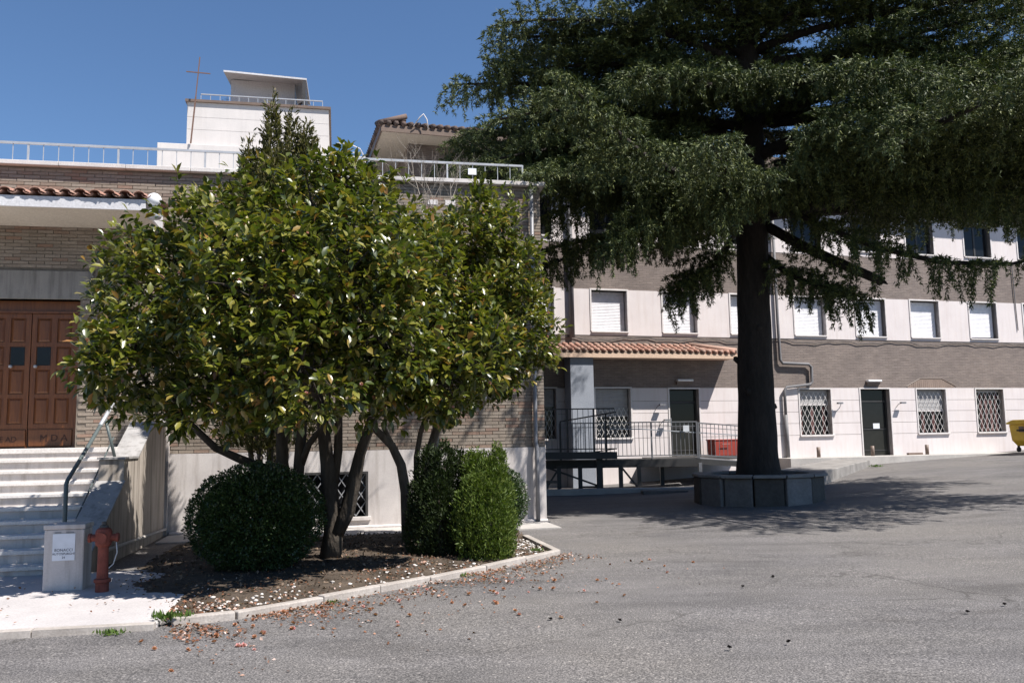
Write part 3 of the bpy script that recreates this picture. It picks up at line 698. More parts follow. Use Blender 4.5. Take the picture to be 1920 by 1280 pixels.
# bricks, laid in courses
bl, bh, jt = 0.255, 0.0535, 0.0105
brick_me = MB().box(-bl / 2, bl / 2, -0.006, 0.02, -bh / 2, bh / 2).mesh('brick', M['brick'])
half_me = MB().box(-bl / 4, bl / 4, -0.006, 0.02, -bh / 2, bh / 2).mesh('brick', M['brick'])
LINT = (-10.75, -8.45, 4.28, 4.80)
rest = MB(); single = 0; nrow = int((6.73 - 1.46) / (bh + jt))
def blocked(u, z, hw=bl / 2):
    for a, b, c, d in (DOOR, FW, LINT):
        if u + hw > a + .005 and u - hw < b - .005 and z + bh / 2 > c + .005 and z - bh / 2 < d - .005: return True
    return False
cand = []
for r_ in range(nrow):
    z = 1.465 + bh / 2 + r_ * (bh + jt); off = (r_ % 2) * (bl + jt) / 2 + (r_ % 3) * 0.02
    u = -0.128
    if r_ % 2:
        rest.box(-bl / 2, -0.001, -0.003, 0.018, z - bh / 2, z + bh / 2); u = -bl / 2 - jt - bl / 2
    off = 0
    while u > -12.2:
        uu = u + random.uniform(-.004, .004); zz = z + random.uniform(-.002, .002); pr = random.uniform(-.004, .005); rz_ = random.uniform(-.006, .006)
        if not blocked(uu, zz):
            vis = 0
            if zz > 5.80 and uu < -6.6 and uu > -10.4: vis = 2
            elif -8.66 < uu < -7.2 and zz < 3.2: vis = 1
            cand.append((vis, uu, zz, pr, rz_))
        u -= bl + jt
cand.sort(key=lambda q: -q[0])
for i, (vis, u, z, pr, rz_) in enumerate(cand):
    if vis and single < 296: inst('brick', brick_me, ch, (u, 0.006 + pr * .6 - .004, z), (0, rz_ * .5, rz_)); single += 1
    else: rest.box(u - bl / 2, u + bl / 2, -0.004 + pr, 0.018, z - bh / 2, z + bh / 2)
tag(rest.build('brickwork', M['brick'], ch), kind='stuff')
# corner closers and door jambs are left to the mortar wall; lintel beam over the door
lt = box('lintel', M['concrete'], ch, LINT[0], LINT[1], -0.03, 0.45, LINT[2], LINT[3], bevel=.006)
# coping slabs
for k in range(14):
    a = 0.10 - (k + 1) * 1.15; box('coping_slab', M['coping'], ch, a + .004, a + 1.146, -0.12 + random.uniform(-.006, .006), 0.5, 6.742, 6.825 + random.uniform(-.004, .004), bevel=.008)
box('roof_deck', M['apron'], ch, UL, -0.002, 0.501, 10.3, 6.741, 6.78)
# roof railing
rl = MB().bar((UL, 0.25, 7.26), (-0.30, 0.25, 7.26), 0.045, 0.04).bar((-0.30, 0.25, 7.26), (-0.30, 9.5, 7.26), .045, .04).build('roof_railing', M['galv'], ch)
rb_me = MB().box(-.006, .006, -.006, .006, 0, 0.44).mesh('baluster', M['galv'])
pb_me = MB().box(-.016, .016, -.016, .016, 0, 0.44).mesh('post', M['galv'])
k = 0; u = -0.30
while u > -13:
    inst('post' if k % 6 == 0 else 'baluster', pb_me if k % 6 == 0 else rb_me, rl, (u, 0.25, 6.82)); u -= 0.262; k += 1
for k in range(1, 8): inst('post', pb_me, rl, (-0.30, 0.25 + k * 1.2, 6.82))
MB().box(-.085, .085, -.008, .008, -.065, .065).build('notice', M['paper'], rl, loc=(-1.36, 0.22, 7.09))
# windows: barred one in the base, dark one above behind the foliage
wn = inst('window', MB().box(0, 1.17, 0.16, 0.2, 0, 0.84).mesh('window', M['black']), ch, (BW[0], 0, BW[2]))
MB().box(0.03, 1.14, 0.14, 0.15, 0.03, 0.81).build('pane', M['glass'], wn)
MB().box(0, .045, -.035, .16, 0, .84).box(1.125, 1.17, -.035, .16, 0, .84).box(.045, 1.125, -.035, .16, .795, .84).build('frame', M['steel_dark'], wn)
MB().box(-.05, 1.22, -.09, .16, -.07, 0).build('sill', M['base_stone'], wn, bevel=.006)
g = lattice(1.08, 0.79, 0.19, 0.26, 0.018).build('grille', M['grille_dark'], wn); g.location = (0.045, 0.02, 0.01)
wn = inst('window', MB().box(0, .82, 0.16, 0.2, 0, 1.52).mesh('window', M['black']), ch, (FW[0], 0, FW[2]))
MB().box(0.04, .78, 0.14, 0.15, 0.04, 1.48).build('pane', M['glass'], wn)
MB().box(-.06, .88, -.10, .16, -.07, 0).build('sill', M['coping'], wn, bevel=.006)
MB().box(0, .05, .1, .16, 0, 1.52).box(.77, .82, .1, .16, 0, 1.52).box(.05, .77, .1, .16, 1.47, 1.52).box(.38, .43, .1, .16, 0, 1.47).build('frame', M['frame_white'], wn)
# small white vent pair under the coping
for u in (-2.30, -1.95): MB().box(u, u + .2, -.012, .02, 6.30, 6.40).build('vent_cover', M['frame_white'], ch)
# wooden double door
dy = 0.26
box('door_frame', M['wood'], ch, DOOR[0], DOOR[1], dy - .02, dy + .12, 4.06, 4.279)
box('door_moulding', M['wood'], ch, DOOR[0], DOOR[1], dy - .05, dy - .02, 4.05, 4.09)
box('door_jamb', M['wood'], ch, -8.76, -8.66, dy - .02, dy + .12, 1.60, 4.06)
box('door_jamb', M['wood'], ch, -10.42, -10.32, dy - .02, dy + .12, 1.60, 4.06)
panel_cache = {}
def panel(wd, h):
    key = (round(wd, 3), round(h, 3))
    if key not in panel_cache:
        e = .035
        panel_cache[key] = MB().add([(0, 0, 0), (wd, 0, 0), (wd, 0, h), (0, 0, h), (e, -.018, e), (wd - e, -.018, e), (wd - e, -.018, h - e), (e, -.018, h - e)],
            [(4, 5, 6, 7), (0, 1, 5, 4), (1, 2, 6, 5), (2, 3, 7, 6), (3, 0, 4, 7)]).mesh('panel', M['wood'])
    return panel_cache[key]
def text_part(name, body, size, parent, loc, mat, extrude=0.004, align='CENTER', rot=(R(90), 0, 0)):
    cu = bpy.data.curves.new(name, 'FONT'); cu.body = body; cu.size = size; cu.extrude = extrude; cu.align_x = align
    o = bpy.data.objects.new(name, cu)
    dg = None
    col.objects.link(o); bpy.context.view_layer.update()
    me = bpy.data.meshes.new_from_object(o.evaluated_get(bpy.context.evaluated_depsgraph_get())); me.name = name
    bpy.data.objects.remove(o); me.materials.clear(); me.materials.append(mat)
    return inst(name, me, parent, loc, rot)
for side, (a, b) in enumerate(((-10.315, -9.54), (-9.525, -8.765))):
    wd = b - a
    lf = MB().box(0, wd, 0, .07, 0, 2.44).build('door_leaf', M['wood'], ch, loc=(a, dy + .015, 1.605))
    # stiles and rails stand proud of the panels
    fr = MB(); sw_ = .085; mid = wd / 2
    rails = [0.0, 0.36, 0.90, 1.42, 1.84, 2.36]
    for x in (0, mid - .045, wd - sw_): fr.box(x, x + (.09 if 0 < x < wd - .1 else sw_), -.022, 0, .36, 2.44)
    for z in rails[1:]: fr.box(sw_, mid - .045, -.0215, 0, z, z + .07 if z < 2.3 else 2.44).box(mid + .045, wd - sw_, -.0215, 0, z, z + .07 if z < 2.3 else 2.44)
    fr.build('door_rails', M['wood'], lf)
    glass_col = 1 if side == 0 else 0
    for cidx, (xa, xb) in enumerate(((sw_ + .012, mid - .057), (mid + .057, wd - sw_ - .012))):
        for za, zb in ((.44, .89), (.98, 1.41), (1.50, 1.83), (1.92, 2.35)):
            if cidx == glass_col and za == 1.50: MB().box(xa, xb, -.008, -.002, za, zb).build('pane', M['glass'], lf)
            else: inst('panel', panel(xb - xa, zb - za), lf, (xa, -.001, za))
    MB().box(.02, wd - .02, -.032, 0, .03, .33).build('bottom_board', M['wood'], lf, bevel=.006)
    text_part('lettering', 'M D A' if side else 'ECCE AD', 0.17 if side else 0.13, lf, (wd * .58 if side else wd * .45, -.034, .12), M['wood_dark'], .006)
    MB().tube([(.1 if side else wd - .3, -.03, 1.47), (.1 if side else wd - .3, -.075, 1.47)], .018, 8).lathe([(.001, -.03), (.03, -.02), (.034, 0), (.03, .02), (.001, .03)], ((.1 if side else wd - .3), -.09, 1.47), 10).build('handle', M['galv'], lf)
# entrance canopy: sloped soffit, plaster fascia, clay tile edge
CU = -7.32
cn = MB().prism_x([(-1.45, 5.62), (0.011, 5.62), (0.011, 6.02), (-1.45, 5.78)], UL, CU).build('entrance_canopy', M['soffit'], ch)
box('fascia', M['fascia'], cn, UL, CU, -1.49, -1.451, 5.60, 5.785)
MB().add([(CU + .001, -1.49, 5.60), (CU + .001, .0, 5.60), (CU + .001, .0, 6.02), (CU + .001, -1.49, 5.785), (CU + .04, -1.49, 5.60), (CU + .04, .0, 5.60), (CU + .04, .0, 6.02), (CU + .04, -1.49, 5.785)],
         [(0, 1, 2, 3), (7, 6, 5, 4), (0, 4, 5, 1), (3, 2, 6, 7), (0, 3, 7, 4)]).build('fascia', M['fascia'], cn)
def tile_half(r0, r1, ln, up=True, n=6):
    mb = MB(); V_ = []; F_ = []; th = .016; s = 1 if up else -1
    for (y, r) in ((0, r0), (ln, r1)):
        for rr in (r, r - th):
            for j in range(n + 1):
                t = math.pi * j / n; V_.append((rr * math.cos(t), y, s * rr * math.sin(t) * .68))
    k = n + 1
    for j in range(n):
        F_ += [(j, j + 1, 2 * k + j + 1, 2 * k + j), (k + j, 3 * k + j, 3 * k + j + 1, k + j + 1), (j, k + j, k + j + 1, j + 1)]
    return mb.add(V_, F_).mesh('tile', M['tile'], True)
cov = tile_half(.098, .078, .46, True); pan = tile_half(.078, .098, .46, False)
slope = math.atan2(.24, 1.46)
rows = 4
for k in range(22):
    u = CU - .06 - k * 0.232
    for r_ in range(rows if k < 20 else 1):
        y = -1.54 + r_ * .385; z = 5.80 + (r_ * .385) * math.tan(slope)
        j = lambda s: random.uniform(-s, s)
        inst('tile', pan, cn, (u + .116, y, z + .060), (slope + j(.02), j(.03), j(.03)))
        inst('tile', cov, cn, (u + j(.006), y - .015 + j(.02), z + .052 + j(.008)), (slope + j(.03), j(.05), j(.05)))
# globe lamp on the canopy corner
gl = thing('globe_lamp', 'white globe lamp fixed at the right corner of the entrance canopy', 'lamp', L(CU + .16, -1.42, 5.70))
n_ = 10; MB().lathe([(.001 + .125 * math.sin(math.pi * i / n_), -.125 * math.cos(math.pi * i / n_)) for i in range(n_ + 1)], (0, 0, .1), 16).build('globe', M['white_lamp'], gl, smooth=True)
MB().tube([(0, 0, -.03), (-.02, .02, -.14), (-.12, .05, -.15)], .02, 8).lathe([(.06, -.05), (.07, -.02), (.05, 0)], (0, 0, 0), 12).build('bracket', M['galv'], gl)
MB().lathe([(.015, -.26), (.10, -.24), (.13, -.18), (.09, -.15)], (0.03, -0.05, 0), 14).build('reflector', M['galv'], gl, smooth=True)
# downpipe on the block's corner
MB().tube([(-.20, -.10, 6.7), (-.20, -.10, 3.4), (-.21, -.10, 1.55), (-.20, -.14, 1.45), (-.20, -.14, 0.03)], .042, 8).build('downpipe', M['steel'], ch, smooth=True)
MB().box(-.30, .02, -.22, -.14, -.06, .02).build('drain_cover', M['pipe'], ch)

# ------------------------------------------------------------------ tower on the roof
tw = thing('bell_tower', 'pale stone roof tower with overhanging penthouse roof rising behind the brick parapet', 'tower', L(0, 0, 6.78), LA)
zb = -6.78
box('base_block', M['travertine'], tw, -8.78, -3.84, 6.8, 11.5, 0, 9.62 + zb, bevel=.01)
box('wall', M['travertine'], tw, -8.08, -4.33, 7.0, 11.0, 9.622 + zb, 10.86 + zb)
for z in (10.10, 10.45):
    MB().box(-8.082, -4.328, 6.997, 6.9995, z + zb, z + .007 + zb).build('joint', M['base_stone'], tw)
box('coping', M['pipe_brown'], tw, -8.13, -4.27, 6.94, 11.06, 10.862 + zb, 10.93 + zb)
r2 = MB().bar((-7.75, 7.1, 11.14 + zb), (-4.5, 7.1, 11.14 + zb), .03, .03)
for k in range(14): r2.box(-7.75 + k * .25 - .008, -7.75 + k * .25 + .008, 7.092, 7.108, 10.93 + zb, 11.13 + zb)
r2.build('railing', M['galv'], tw)
box('penthouse', M['fascia'], tw, -7.14, -5.33, 8.5, 10.6, 10.931 + zb, 12.19 + zb)
MB().add([(-7.26, 7.75, 12.10 + zb), (-4.97, 7.75, 12.01 + zb), (-4.97, 11.2, 12.62 + zb), (-7.26, 11.2, 12.70 + zb), (-7.26, 7.75, 12.15 + zb), (-4.97, 7.75, 12.06 + zb), (-4.97, 11.2, 12.68 + zb), (-7.26, 11.2, 12.76 + zb)],
         [(0, 3, 2, 1), (4, 5, 6, 7), (0, 1, 5, 4), (1, 2, 6, 5), (2, 3, 7, 6), (3, 0, 4, 7)]).build('penthouse_roof', M['fascia'], tw)
box('side_wall', M['steel_dark'], tw, -5.08, -4.99, 7.7, 10.4, 10.931 + zb, 11.97 + zb)
MB().tube([(-5.33, 8.3, 11.0 + zb), (-5.3, 8.2, 11.35 + zb), (-5.02, 7.9, 11.42 + zb)], .035, 7).build('vent_duct', M['steel_dark'], tw)
# side balcony with a hooped rail
MB().box(-3.83, -3.3, 7.4, 9.0, 9.62 + zb, 9.70 + zb).build('balcony_slab', M['travertine'], tw)
MB().tube([(-4.1, 7.4, 10.05 + zb), (-3.75, 7.4, 10.05 + zb), (-3.45, 7.4, 9.92 + zb), (-3.3, 7.5, 9.66 + zb), (-3.32, 7.5, 9.3 + zb)], .014, 6).tube([(-4.1, 7.4, 9.8 + zb), (-3.6, 7.4, 9.8 + zb)], .015, 6).build('balcony_rail', M['frame_white'], tw)
cr = thing('roof_cross', 'tall thin rusty iron cross leaning in front of the roof tower', 'cross', L(-7.93, 6.75, 9.62), LA)
MB().bar((0, 0, 0), (.10, 0, 1.30), .036, .036).bar((.10, 0, 1.30), (.18, 0, 2.42), .026, .026).build('shaft', M['rust'], cr)
MB().bar((-.16, 0, 1.99), (.46, 0, 1.97), .022, .026).build('crossbar', M['rust'], cr)
an = thing('roof_antenna', 'small television aerial on the tower roof beside the cross', 'antenna', L(-7.35, 8.4, 10.93), LA)
MB().tube([(0, 0, 0), (0, 0, .62)], .012, 6).build('mast', M['galv'], an)
an2 = MB().bar((-.2, 0, .40), (.25, 0, .40), .012)
for k in range(5): an2.bar((-.18 + k * .1, -.16, .40), (-.18 + k * .1, .16, .40), .008)
an2.bar((.12, 0, .15), (.12, 0, .75), .012).bar((.05, 0, .62), (.2, 0, .62), .01).build('aerial', M['steel'], an)

# ------------------------------------------------------------------ entrance stairs with flank wall and handrail
stt = thing('entrance_stairs', 'pale stone steps leading up to the wooden chapel door', 'stairs', (LC[0], LC[1], 0), LA)
N0, RI, TR = -2.14, 0.16, 0.315
box('landing', M['step'], stt, UL, -7.452, N0 - .02, 0.35, 1.52, 1.60, bevel=.008)
box('landing_base', M['base_stone'], stt, UL, -7.452, N0 + .03, 0.34, -.2, 1.519)
for k in range(1, 10):
    z = 1.60 - k * RI; n0 = N0 - k * TR
    for s_, (a, b) in enumerate(((-9.35, -7.452), (-11.3, -9.354), (-13.3, -11.304), (UL, -13.304))):
        sp = box('step', M['step'], stt, a, b, n0 - .02, n0 + TR + .02, z - .05 + random.uniform(-.002, .002), z + random.uniform(-.002, .002), bevel=.007)
    box('riser', M['base_stone'], stt, UL, -7.452, n0 + .025, n0 + TR + .03, z - RI - .01, z - .052)
box('riser', M['base_stone'], stt, UL, -7.452, N0 + .01, N0 + .029, 1.60 - RI, 1.519)
fl = MB().prism_x([(.0, -.3), (.0, 1.98), (-1.25, 1.98), (-2.35, 1.42), (-3.20, 1.42), (-3.205, 1.08), (-5.05, .16), (-5.10, -.3)][::-1], -7.45, -7.10).build('flank_wall', M['flank_stone'], stt, bevel=.006)
MB().prism_x([(-1.22, 1.985), (-2.36, 1.425), (-2.36, 1.455), (-1.22, 2.015)][::-1], -7.47, -7.08).build('flank_coping', M['flank_top'], stt)
MB().prism_x([(-3.21, 1.083), (-5.06, .163), (-5.06, .195), (-3.21, 1.115)][::-1], -7.47, -7.08).build('flank_coping', M['flank_top'], stt)
box('flank_coping', M['flank_top'], stt, -7.47, -7.08, -3.235, -2.352, 1.422, 1.452)
box('flank_coping', M['flank_top'], stt, -7.47, -7.08, -1.225, -.0, 1.983, 2.013)
MB().tube([(-7.06, -0.1, .12), (-7.05, -4.3, .24)], .025, 7).build('base_pipe', M['apron'], stt)
hr = thing('handrail', 'grey metal pipe handrail beside the entrance steps with worn paint at its top', 'handrail', (LC[0], LC[1], 0), LA)
hrp = [(-7.56, -4.33, .60), (-7.56, -4.33, 1.12), (-7.56, -4.28, 1.17), (-7.56, -3.11, 1.74), (-7.56, -2.0, 2.30)]
MB().tube([(-7.56, -4.33, .14), *hrp[0:]], .028, 10).build('rail_pipe', M['hand_paint'], hr, smooth=True)
MB().tube([(-7.56, -2.75, 1.925), (-7.56, -2.0, 2.303)], .031, 10).build('worn_section', M['galv'], hr, smooth=True)
MB().tube([(-7.40, -2.5, 1.45), (-7.56, -2.5, 2.06)], .024, 8).build('post', M['hand_paint'], hr, smooth=True)
MB().tube([(-7.52, -4.0, .62), (-7.52, -2.1, 1.75)], .012, 6).build('lower_bar', M['hand_paint'], hr)
# stone pier with a paper notice
sp = thing('stone_pier', 'low grey stone pier with a paper notice at the foot of the steps', 'pier', L(-7.0, -6.15, 0.04), LA)
MB().box(-.205, .205, -.17, .17, 0, .665).build('shaft', M['base_stone'], sp, bevel=.012)
MB().box(-.215, .215, -.18, .18, .667, .72).build('cap', M['base_stone'], sp, bevel=.01)
nt_ = MB().box(-.115, .115, -.178, -.174, .33, .62).build('notice', M['paper'], sp)
text_part('lettering', 'BONACCI', .042, nt_, (0, -.179, .43), M['ink'], .0006)
text_part('lettering', 'AUTOSPURGHI', .034, nt_, (0, -.179, .392), M['ink'], .0006)
text_part('lettering', '24', .034, nt_, (0, -.179, .352), M['ink'], .0006)
for xa, xb in ((-.10, -.03), (.02, .10)): MB().box(xa, xb, -.176, -.1745, .628, .638).build('worn_mark', M['steel'], sp)
# hydrant
hy = thing('fire_hydrant', 'faded red iron fire hydrant standing beside the stone pier', 'hydrant', (-4.50, 9.62, 0.04), 10)
MB().lathe([(.070, 0), (.068, .10), (.086, .105), (.086, .14), (.060, .15), (.056, .30), (.055, .48), (.078, .50), (.086, .53), (.086, .64), (.074, .67), (.045, .69)], (0, 0, 0), 18).build('body', M['red_iron'], hy, smooth=False, bevel=.004)
MB().lathe([(.05, .69), (.045, .71), (.025, .715), (.025, .75), (.001, .755)], (0, 0, 0), 10).build('cap', M['steel_dark'], hy)
for s_ in (-1, 1): MB().tube([(.08 * s_, 0, .58), (.125 * s_, 0, .58), (.13 * s_, 0, .58), (.155 * s_, 0, .58)], [.04, .04, .05, .048], 12).build('outlet', M['red_iron'], hy)
MB().tube([(0, -.08, .58), (0, -.115, .58)], .06, 14).build('front_outlet', M['red_iron'], hy)
ci = [(0.135, -.02, .53), (.15, -.03, .42), (.12, -.05, .30), (.08, -.07, .26)]
MB().tube(ci, .006, 5).build('chain', M['galv'], hy)

# ------------------------------------------------------------------ stone planter ring and the cedar
PX, PY, PR = 5.80, 20.75, 1.50
pt = thing('stone_planter', 'round planter of rough stone blocks around the foot of the big cedar', 'planter', (PX, PY, 0))
nb = 13
for k in range(nb):
    a0, a1 = 2 * math.pi * k / nb + .012, 2 * math.pi * (k + 1) / nb - .012
    rj = random.uniform(-.06, .06)
    q = [(PR + rj) * Vector((math.cos(a0), math.sin(a0))), (PR + rj) * Vector((math.cos(a1), math.sin(a1))), (PR - .3) * Vector((math.cos(a1), math.sin(a1))), (PR - .3) * Vector((math.cos(a0), math.sin(a0)))]
    MB().prism([(v.x, v.y) for v in q], -.3, .66).build('stone_block', M['stonework'], pt, bevel=.035)
    q = [(PR + .06) * Vector((math.cos(a0), math.sin(a0))), (PR + .06) * Vector((math.cos(a1), math.sin(a1))), (PR - .33) * Vector((math.cos(a1), math.sin(a1))), (PR - .33) * Vector((math.cos(a0), math.sin(a0)))]
    MB().prism([(v.x, v.y) for v in q], .662, .73 + random.uniform(-.006, .006)).build('cap_slab', M['ramp_stone'], pt, bevel=.012)
MB().prism([((PR - .28) * math.cos(t * .5236), (PR - .28) * math.sin(t * .5236)) for t in range(12)], 0, .62).build('soil', M['soil'], pt)

def branch_path(o, az, ln, rise, droop, n=9, wob=.06):
    pts = []; d = Vector((math.cos(az), math.sin(az), 0)); side = Vector((-d.y, d.x, 0)); ph = random.uniform(0, 6)
    for i in range(n + 1):
        t = i / n
        pts.append(o + d * (ln * t) + side * (wob * ln * math.sin(ph + 3 * t) * t) + Vector((0, 0, ln * (rise * t - droop * t * t))))
    return pts
ced = thing('cedar_tree', 'huge dark cedar with drooping layered branches growing from the stone planter', 'tree', (PX, PY, .55))
OC = Vector((PX, PY, .55))
tp = [(0, 0, -.15), (0, 0, .1), (.01, 0, .5), (.02, 0, 1.6), (.06, 0, 3.4), (.12, .02, 5.6), (.2, .05, 8.5), (.26, .1, 12), (.3, .1, 15.5), (.32, .1, 18.5)]
tr_r = [.60, .54, .475, .43, .415, .385, .33, .25, .14, .03]
zz = [p[2] for p in tp]; zs = list(np.concatenate([np.linspace(-.15, 1.0, 6), np.linspace(1.3, 9, 22), np.linspace(9.6, 18.5, 12)]))
tpp = [(float(np.interp(z, zz, [p[0] for p in tp])) + random.uniform(-.018, .018), float(np.interp(z, zz, [p[1] for p in tp])), z) for z in zs]
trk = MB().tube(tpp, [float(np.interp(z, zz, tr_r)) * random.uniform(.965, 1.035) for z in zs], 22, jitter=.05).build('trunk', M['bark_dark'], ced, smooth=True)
for a_, z_, r_ in ((.2, 2.55, .10), (-.1, 1.75, .09), (3.0, 2.9, .07), (-1.4, 3.6, .08), (-2.2, 2.1, .07), (.1, 4.4, .07)):
    rr_ = float(np.interp(z_, zz, tr_r)); dx_, dy_ = math.cos(a_), math.sin(a_)
    MB().tube([(dx_ * rr_ * .8, dy_ * rr_ * .8, z_ - .12), (dx_ * rr_ * .98, dy_ * rr_ * .98, z_), (dx_ * rr_ * 1.0, dy_ * rr_ * 1.0, z_ + .06)], [r_ * .5, r_, r_ * .6], 9, jitter=.15).build('burl', M['bark_dark'], ced, smooth=True)
sub = trk.modifiers.new('sub', 'SUBSURF'); sub.levels = 1; sub.render_levels = 1
def lmax(z):
    return float(np.interp(z, [5.2, 6.2, 7.5, 10, 13, 16, 18.6], [4.4, 6.8, 8.1, 7.7, 6.0, 3.2, 0.8]))
TP, TD, TS = [], [], []       # needle tufts: position, direction, size
TW = MB()                     # twigs
def spray(p0, dirv, ln, droop, dens=1.0, hang=0.35):
    """a flat side shoot: main twig, side twiglets in its plane and a few hanging ones, all clothed with needle tufts"""
    n = max(3, int(ln / 0.11)); s = np.linspace(0.06, 1, n)[:, None]
    dv = np.array(dirv); P = np.array(p0) + dv * (ln * s) + np.array([0, 0, -1.0]) * (droop * ln * s ** 2) + rng.normal(0, .012, (n, 3))
    T = unit(dv + np.array([0, 0, -2.0]) * droop * s)
    def clothe(Q, Tq, k, spread, size):
        Qk = np.repeat(Q, k, 0) + rng.normal(0, .022, (len(Q) * k, 3)); Tk = np.repeat(Tq, k, 0)
        TP.append(Qk); TD.append(unit(Tk * .8 + rng.normal(0, spread, (len(Q) * k, 3)) + np.array([0, 0, .04]))); TS.append(rng.uniform(.055, .11, len(Q) * k) * size)
    clothe(P, T, max(2, int(11 * dens)), .5, 1.1)
    TW.tube([tuple(p0), tuple(P[0]), tuple(P[n // 2]), tuple(P[n - 1])], [.012, .010, .007, .003], 3, caps=False)
    side = unit(np.cross(dv, [0, 0, 1.0])[None])[0]
    for i in range(n):
        for sg in ((1,) if (i + int(ln * 100)) % 2 else (-1,)):
            tl = (.38 * ln * (1.05 - s[i, 0]) + .10) * rng.uniform(.6, 1.15)
            d3 = T[i] * .75 + side * sg * rng.uniform(.55, 1.0) + np.array([0, 0, rng.uniform(-.30, .06)]); d3 /= np.linalg.norm(d3)
            q = max(2, int(tl / .085)); t = np.linspace(.12, 1, q)[:, None]
            clothe(P[i] + d3 * tl * t + np.array([0, 0, -1.0]) * (.22 * tl * t ** 2), np.tile(d3, (q, 1)), max(2, int(11 * dens)), .5, 1.05)
        if rng.random() < hang:
            hl = rng.uniform(.15, .5) * (1.7 if hang > .6 else 1.2 if hang > .4 else 1); q = max(2, int(hl / .075)); t = np.linspace(.1, 1, q)[:, None]; sw = rng.normal(0, .2, 3); sw[2] = -1; sw /= np.linalg.norm(sw)
            clothe(P[i] + sw * hl * t, np.tile(sw, (q, 1)), max(2, int(11 * dens)), .5, .95)
def dress(path, ln, dens=1.0, t0=.2, hang=.35, width=1.0):
    P = [Vector(p) for p in path]; n = len(P) - 1
    cnt = int(ln * 4.3 * (1 - t0) / .8)
    for k in range(cnt):
        t = t0 + (1 - t0) * (k + random.random()) / cnt; f = min(t * n, n - 1e-3); i = int(f); p = P[i].lerp(P[i + 1], f - i)
        tg = (P[i + 1] - P[i]).normalized(); h = Vector((tg.x, tg.y, 0)).normalized(); sd = Vector((-h.y, h.x, 0)) * (1 if k % 2 else -1)
        a = random.uniform(.65, 1.15); d = (h * math.cos(a) + sd * math.sin(a) + Vector((0, 0, random.uniform(-.05, .30)))).normalized()
        l_ = (ln * .24 * (1.12 - t) ** .7 * 1.25 + .30) * random.uniform(.55, 1.15) * width
        spray(p, d, l_, random.uniform(.05, .20) if hang < .3 else random.uniform(.12, .38), dens, hang)
    tip = (P[-1] - P[-2]).normalized(); spray(P[-1], tip, .5, .35, dens, hang)
def bough(z, deg, ln, rise, droop, dens, hang, t0=.2):
    az = R(deg); tx = float(np.interp(z, [0, 5.6, 8.5, 12, 18], [0, .12, .2, .26, .32]))
    path = branch_path(Vector((tx, 0.03, z)), az, ln, rise, droop)
    r0 = .035 + .011 * ln * (1.15 if z < 9 else 1)
    MB().tube(path, [r0 * (1 - .88 * k / 9) + .006 for k in range(10)], 7, jitter=.06).build('limb', M['bark_dark'], ced, smooth=True)
    dress(path, ln, dens, t0=t0, hang=hang)
# tiers of boughs: long to the left and right, short at the back, an open front above the lowest tiers
z = 6.2; tier = 0
while z < 16.8:
    big = float(np.interp(z, [6, 8, 10, 13, 15, 17], [7.6, 7.6, 7.2, 6.0, 4.2, 1.8])); ru = random.uniform
    for base, sprd, f in ((180, 20, .92), (205, 9, .88), (-6, 16, 1.12), (-30, 10, 1.05)):
        deg = base + ru(-sprd, sprd); l_ = big * f * ru(.86, 1.06)
        if math.cos(R(deg)) < 0: l_ = min(l_, (7.2 if z < 10.5 else 6.7) / -math.cos(R(deg)))
        bough(z + ru(-.25, .25), deg, l_, ru(.12, .30), ru(.12, .26), .95, .16 if z > 7.5 else .4, .24)
    bough(z + ru(-.2, .2), 90 + ru(-45, 45), min(big, 4.3), ru(.15, .3), ru(.15, .3), .6, .1, .2)
    if z > 8.2:
        for base in (222, 318, 130, 48): bough(z + ru(-.35, .35), base + ru(-14, 14), min(big * .6, 3.6), ru(.15, .35), ru(.15, .3), .9, .12, .06)
    if z > 10.6:
        for base in (235, 300, 268): bough(z + ru(-.3, .3), base + ru(-12, 12), big * .62, ru(.15, .3), ru(.15, .3), .9, .12, .25)
    z += 0.80 + .02 * tier; tier += 1
for z, deg, l_ in ((7.9, 184, 7.3), (8.7, 177, 7.2), (7.2, 191, 7.1), (9.4, 188, 7.2)): bough(z, deg, l_, .12, .13, 1.15, .5, .3)
for k in range(9):      # the long low boughs that reach out over the yard
    bough(random.uniform(6.2, 7.2), -72 + 84 * k / 8 + random.uniform(-3, 3), random.uniform(8.2, 9.6), random.uniform(.08, .18), random.uniform(.08, .16), 1.0, .35, .3)
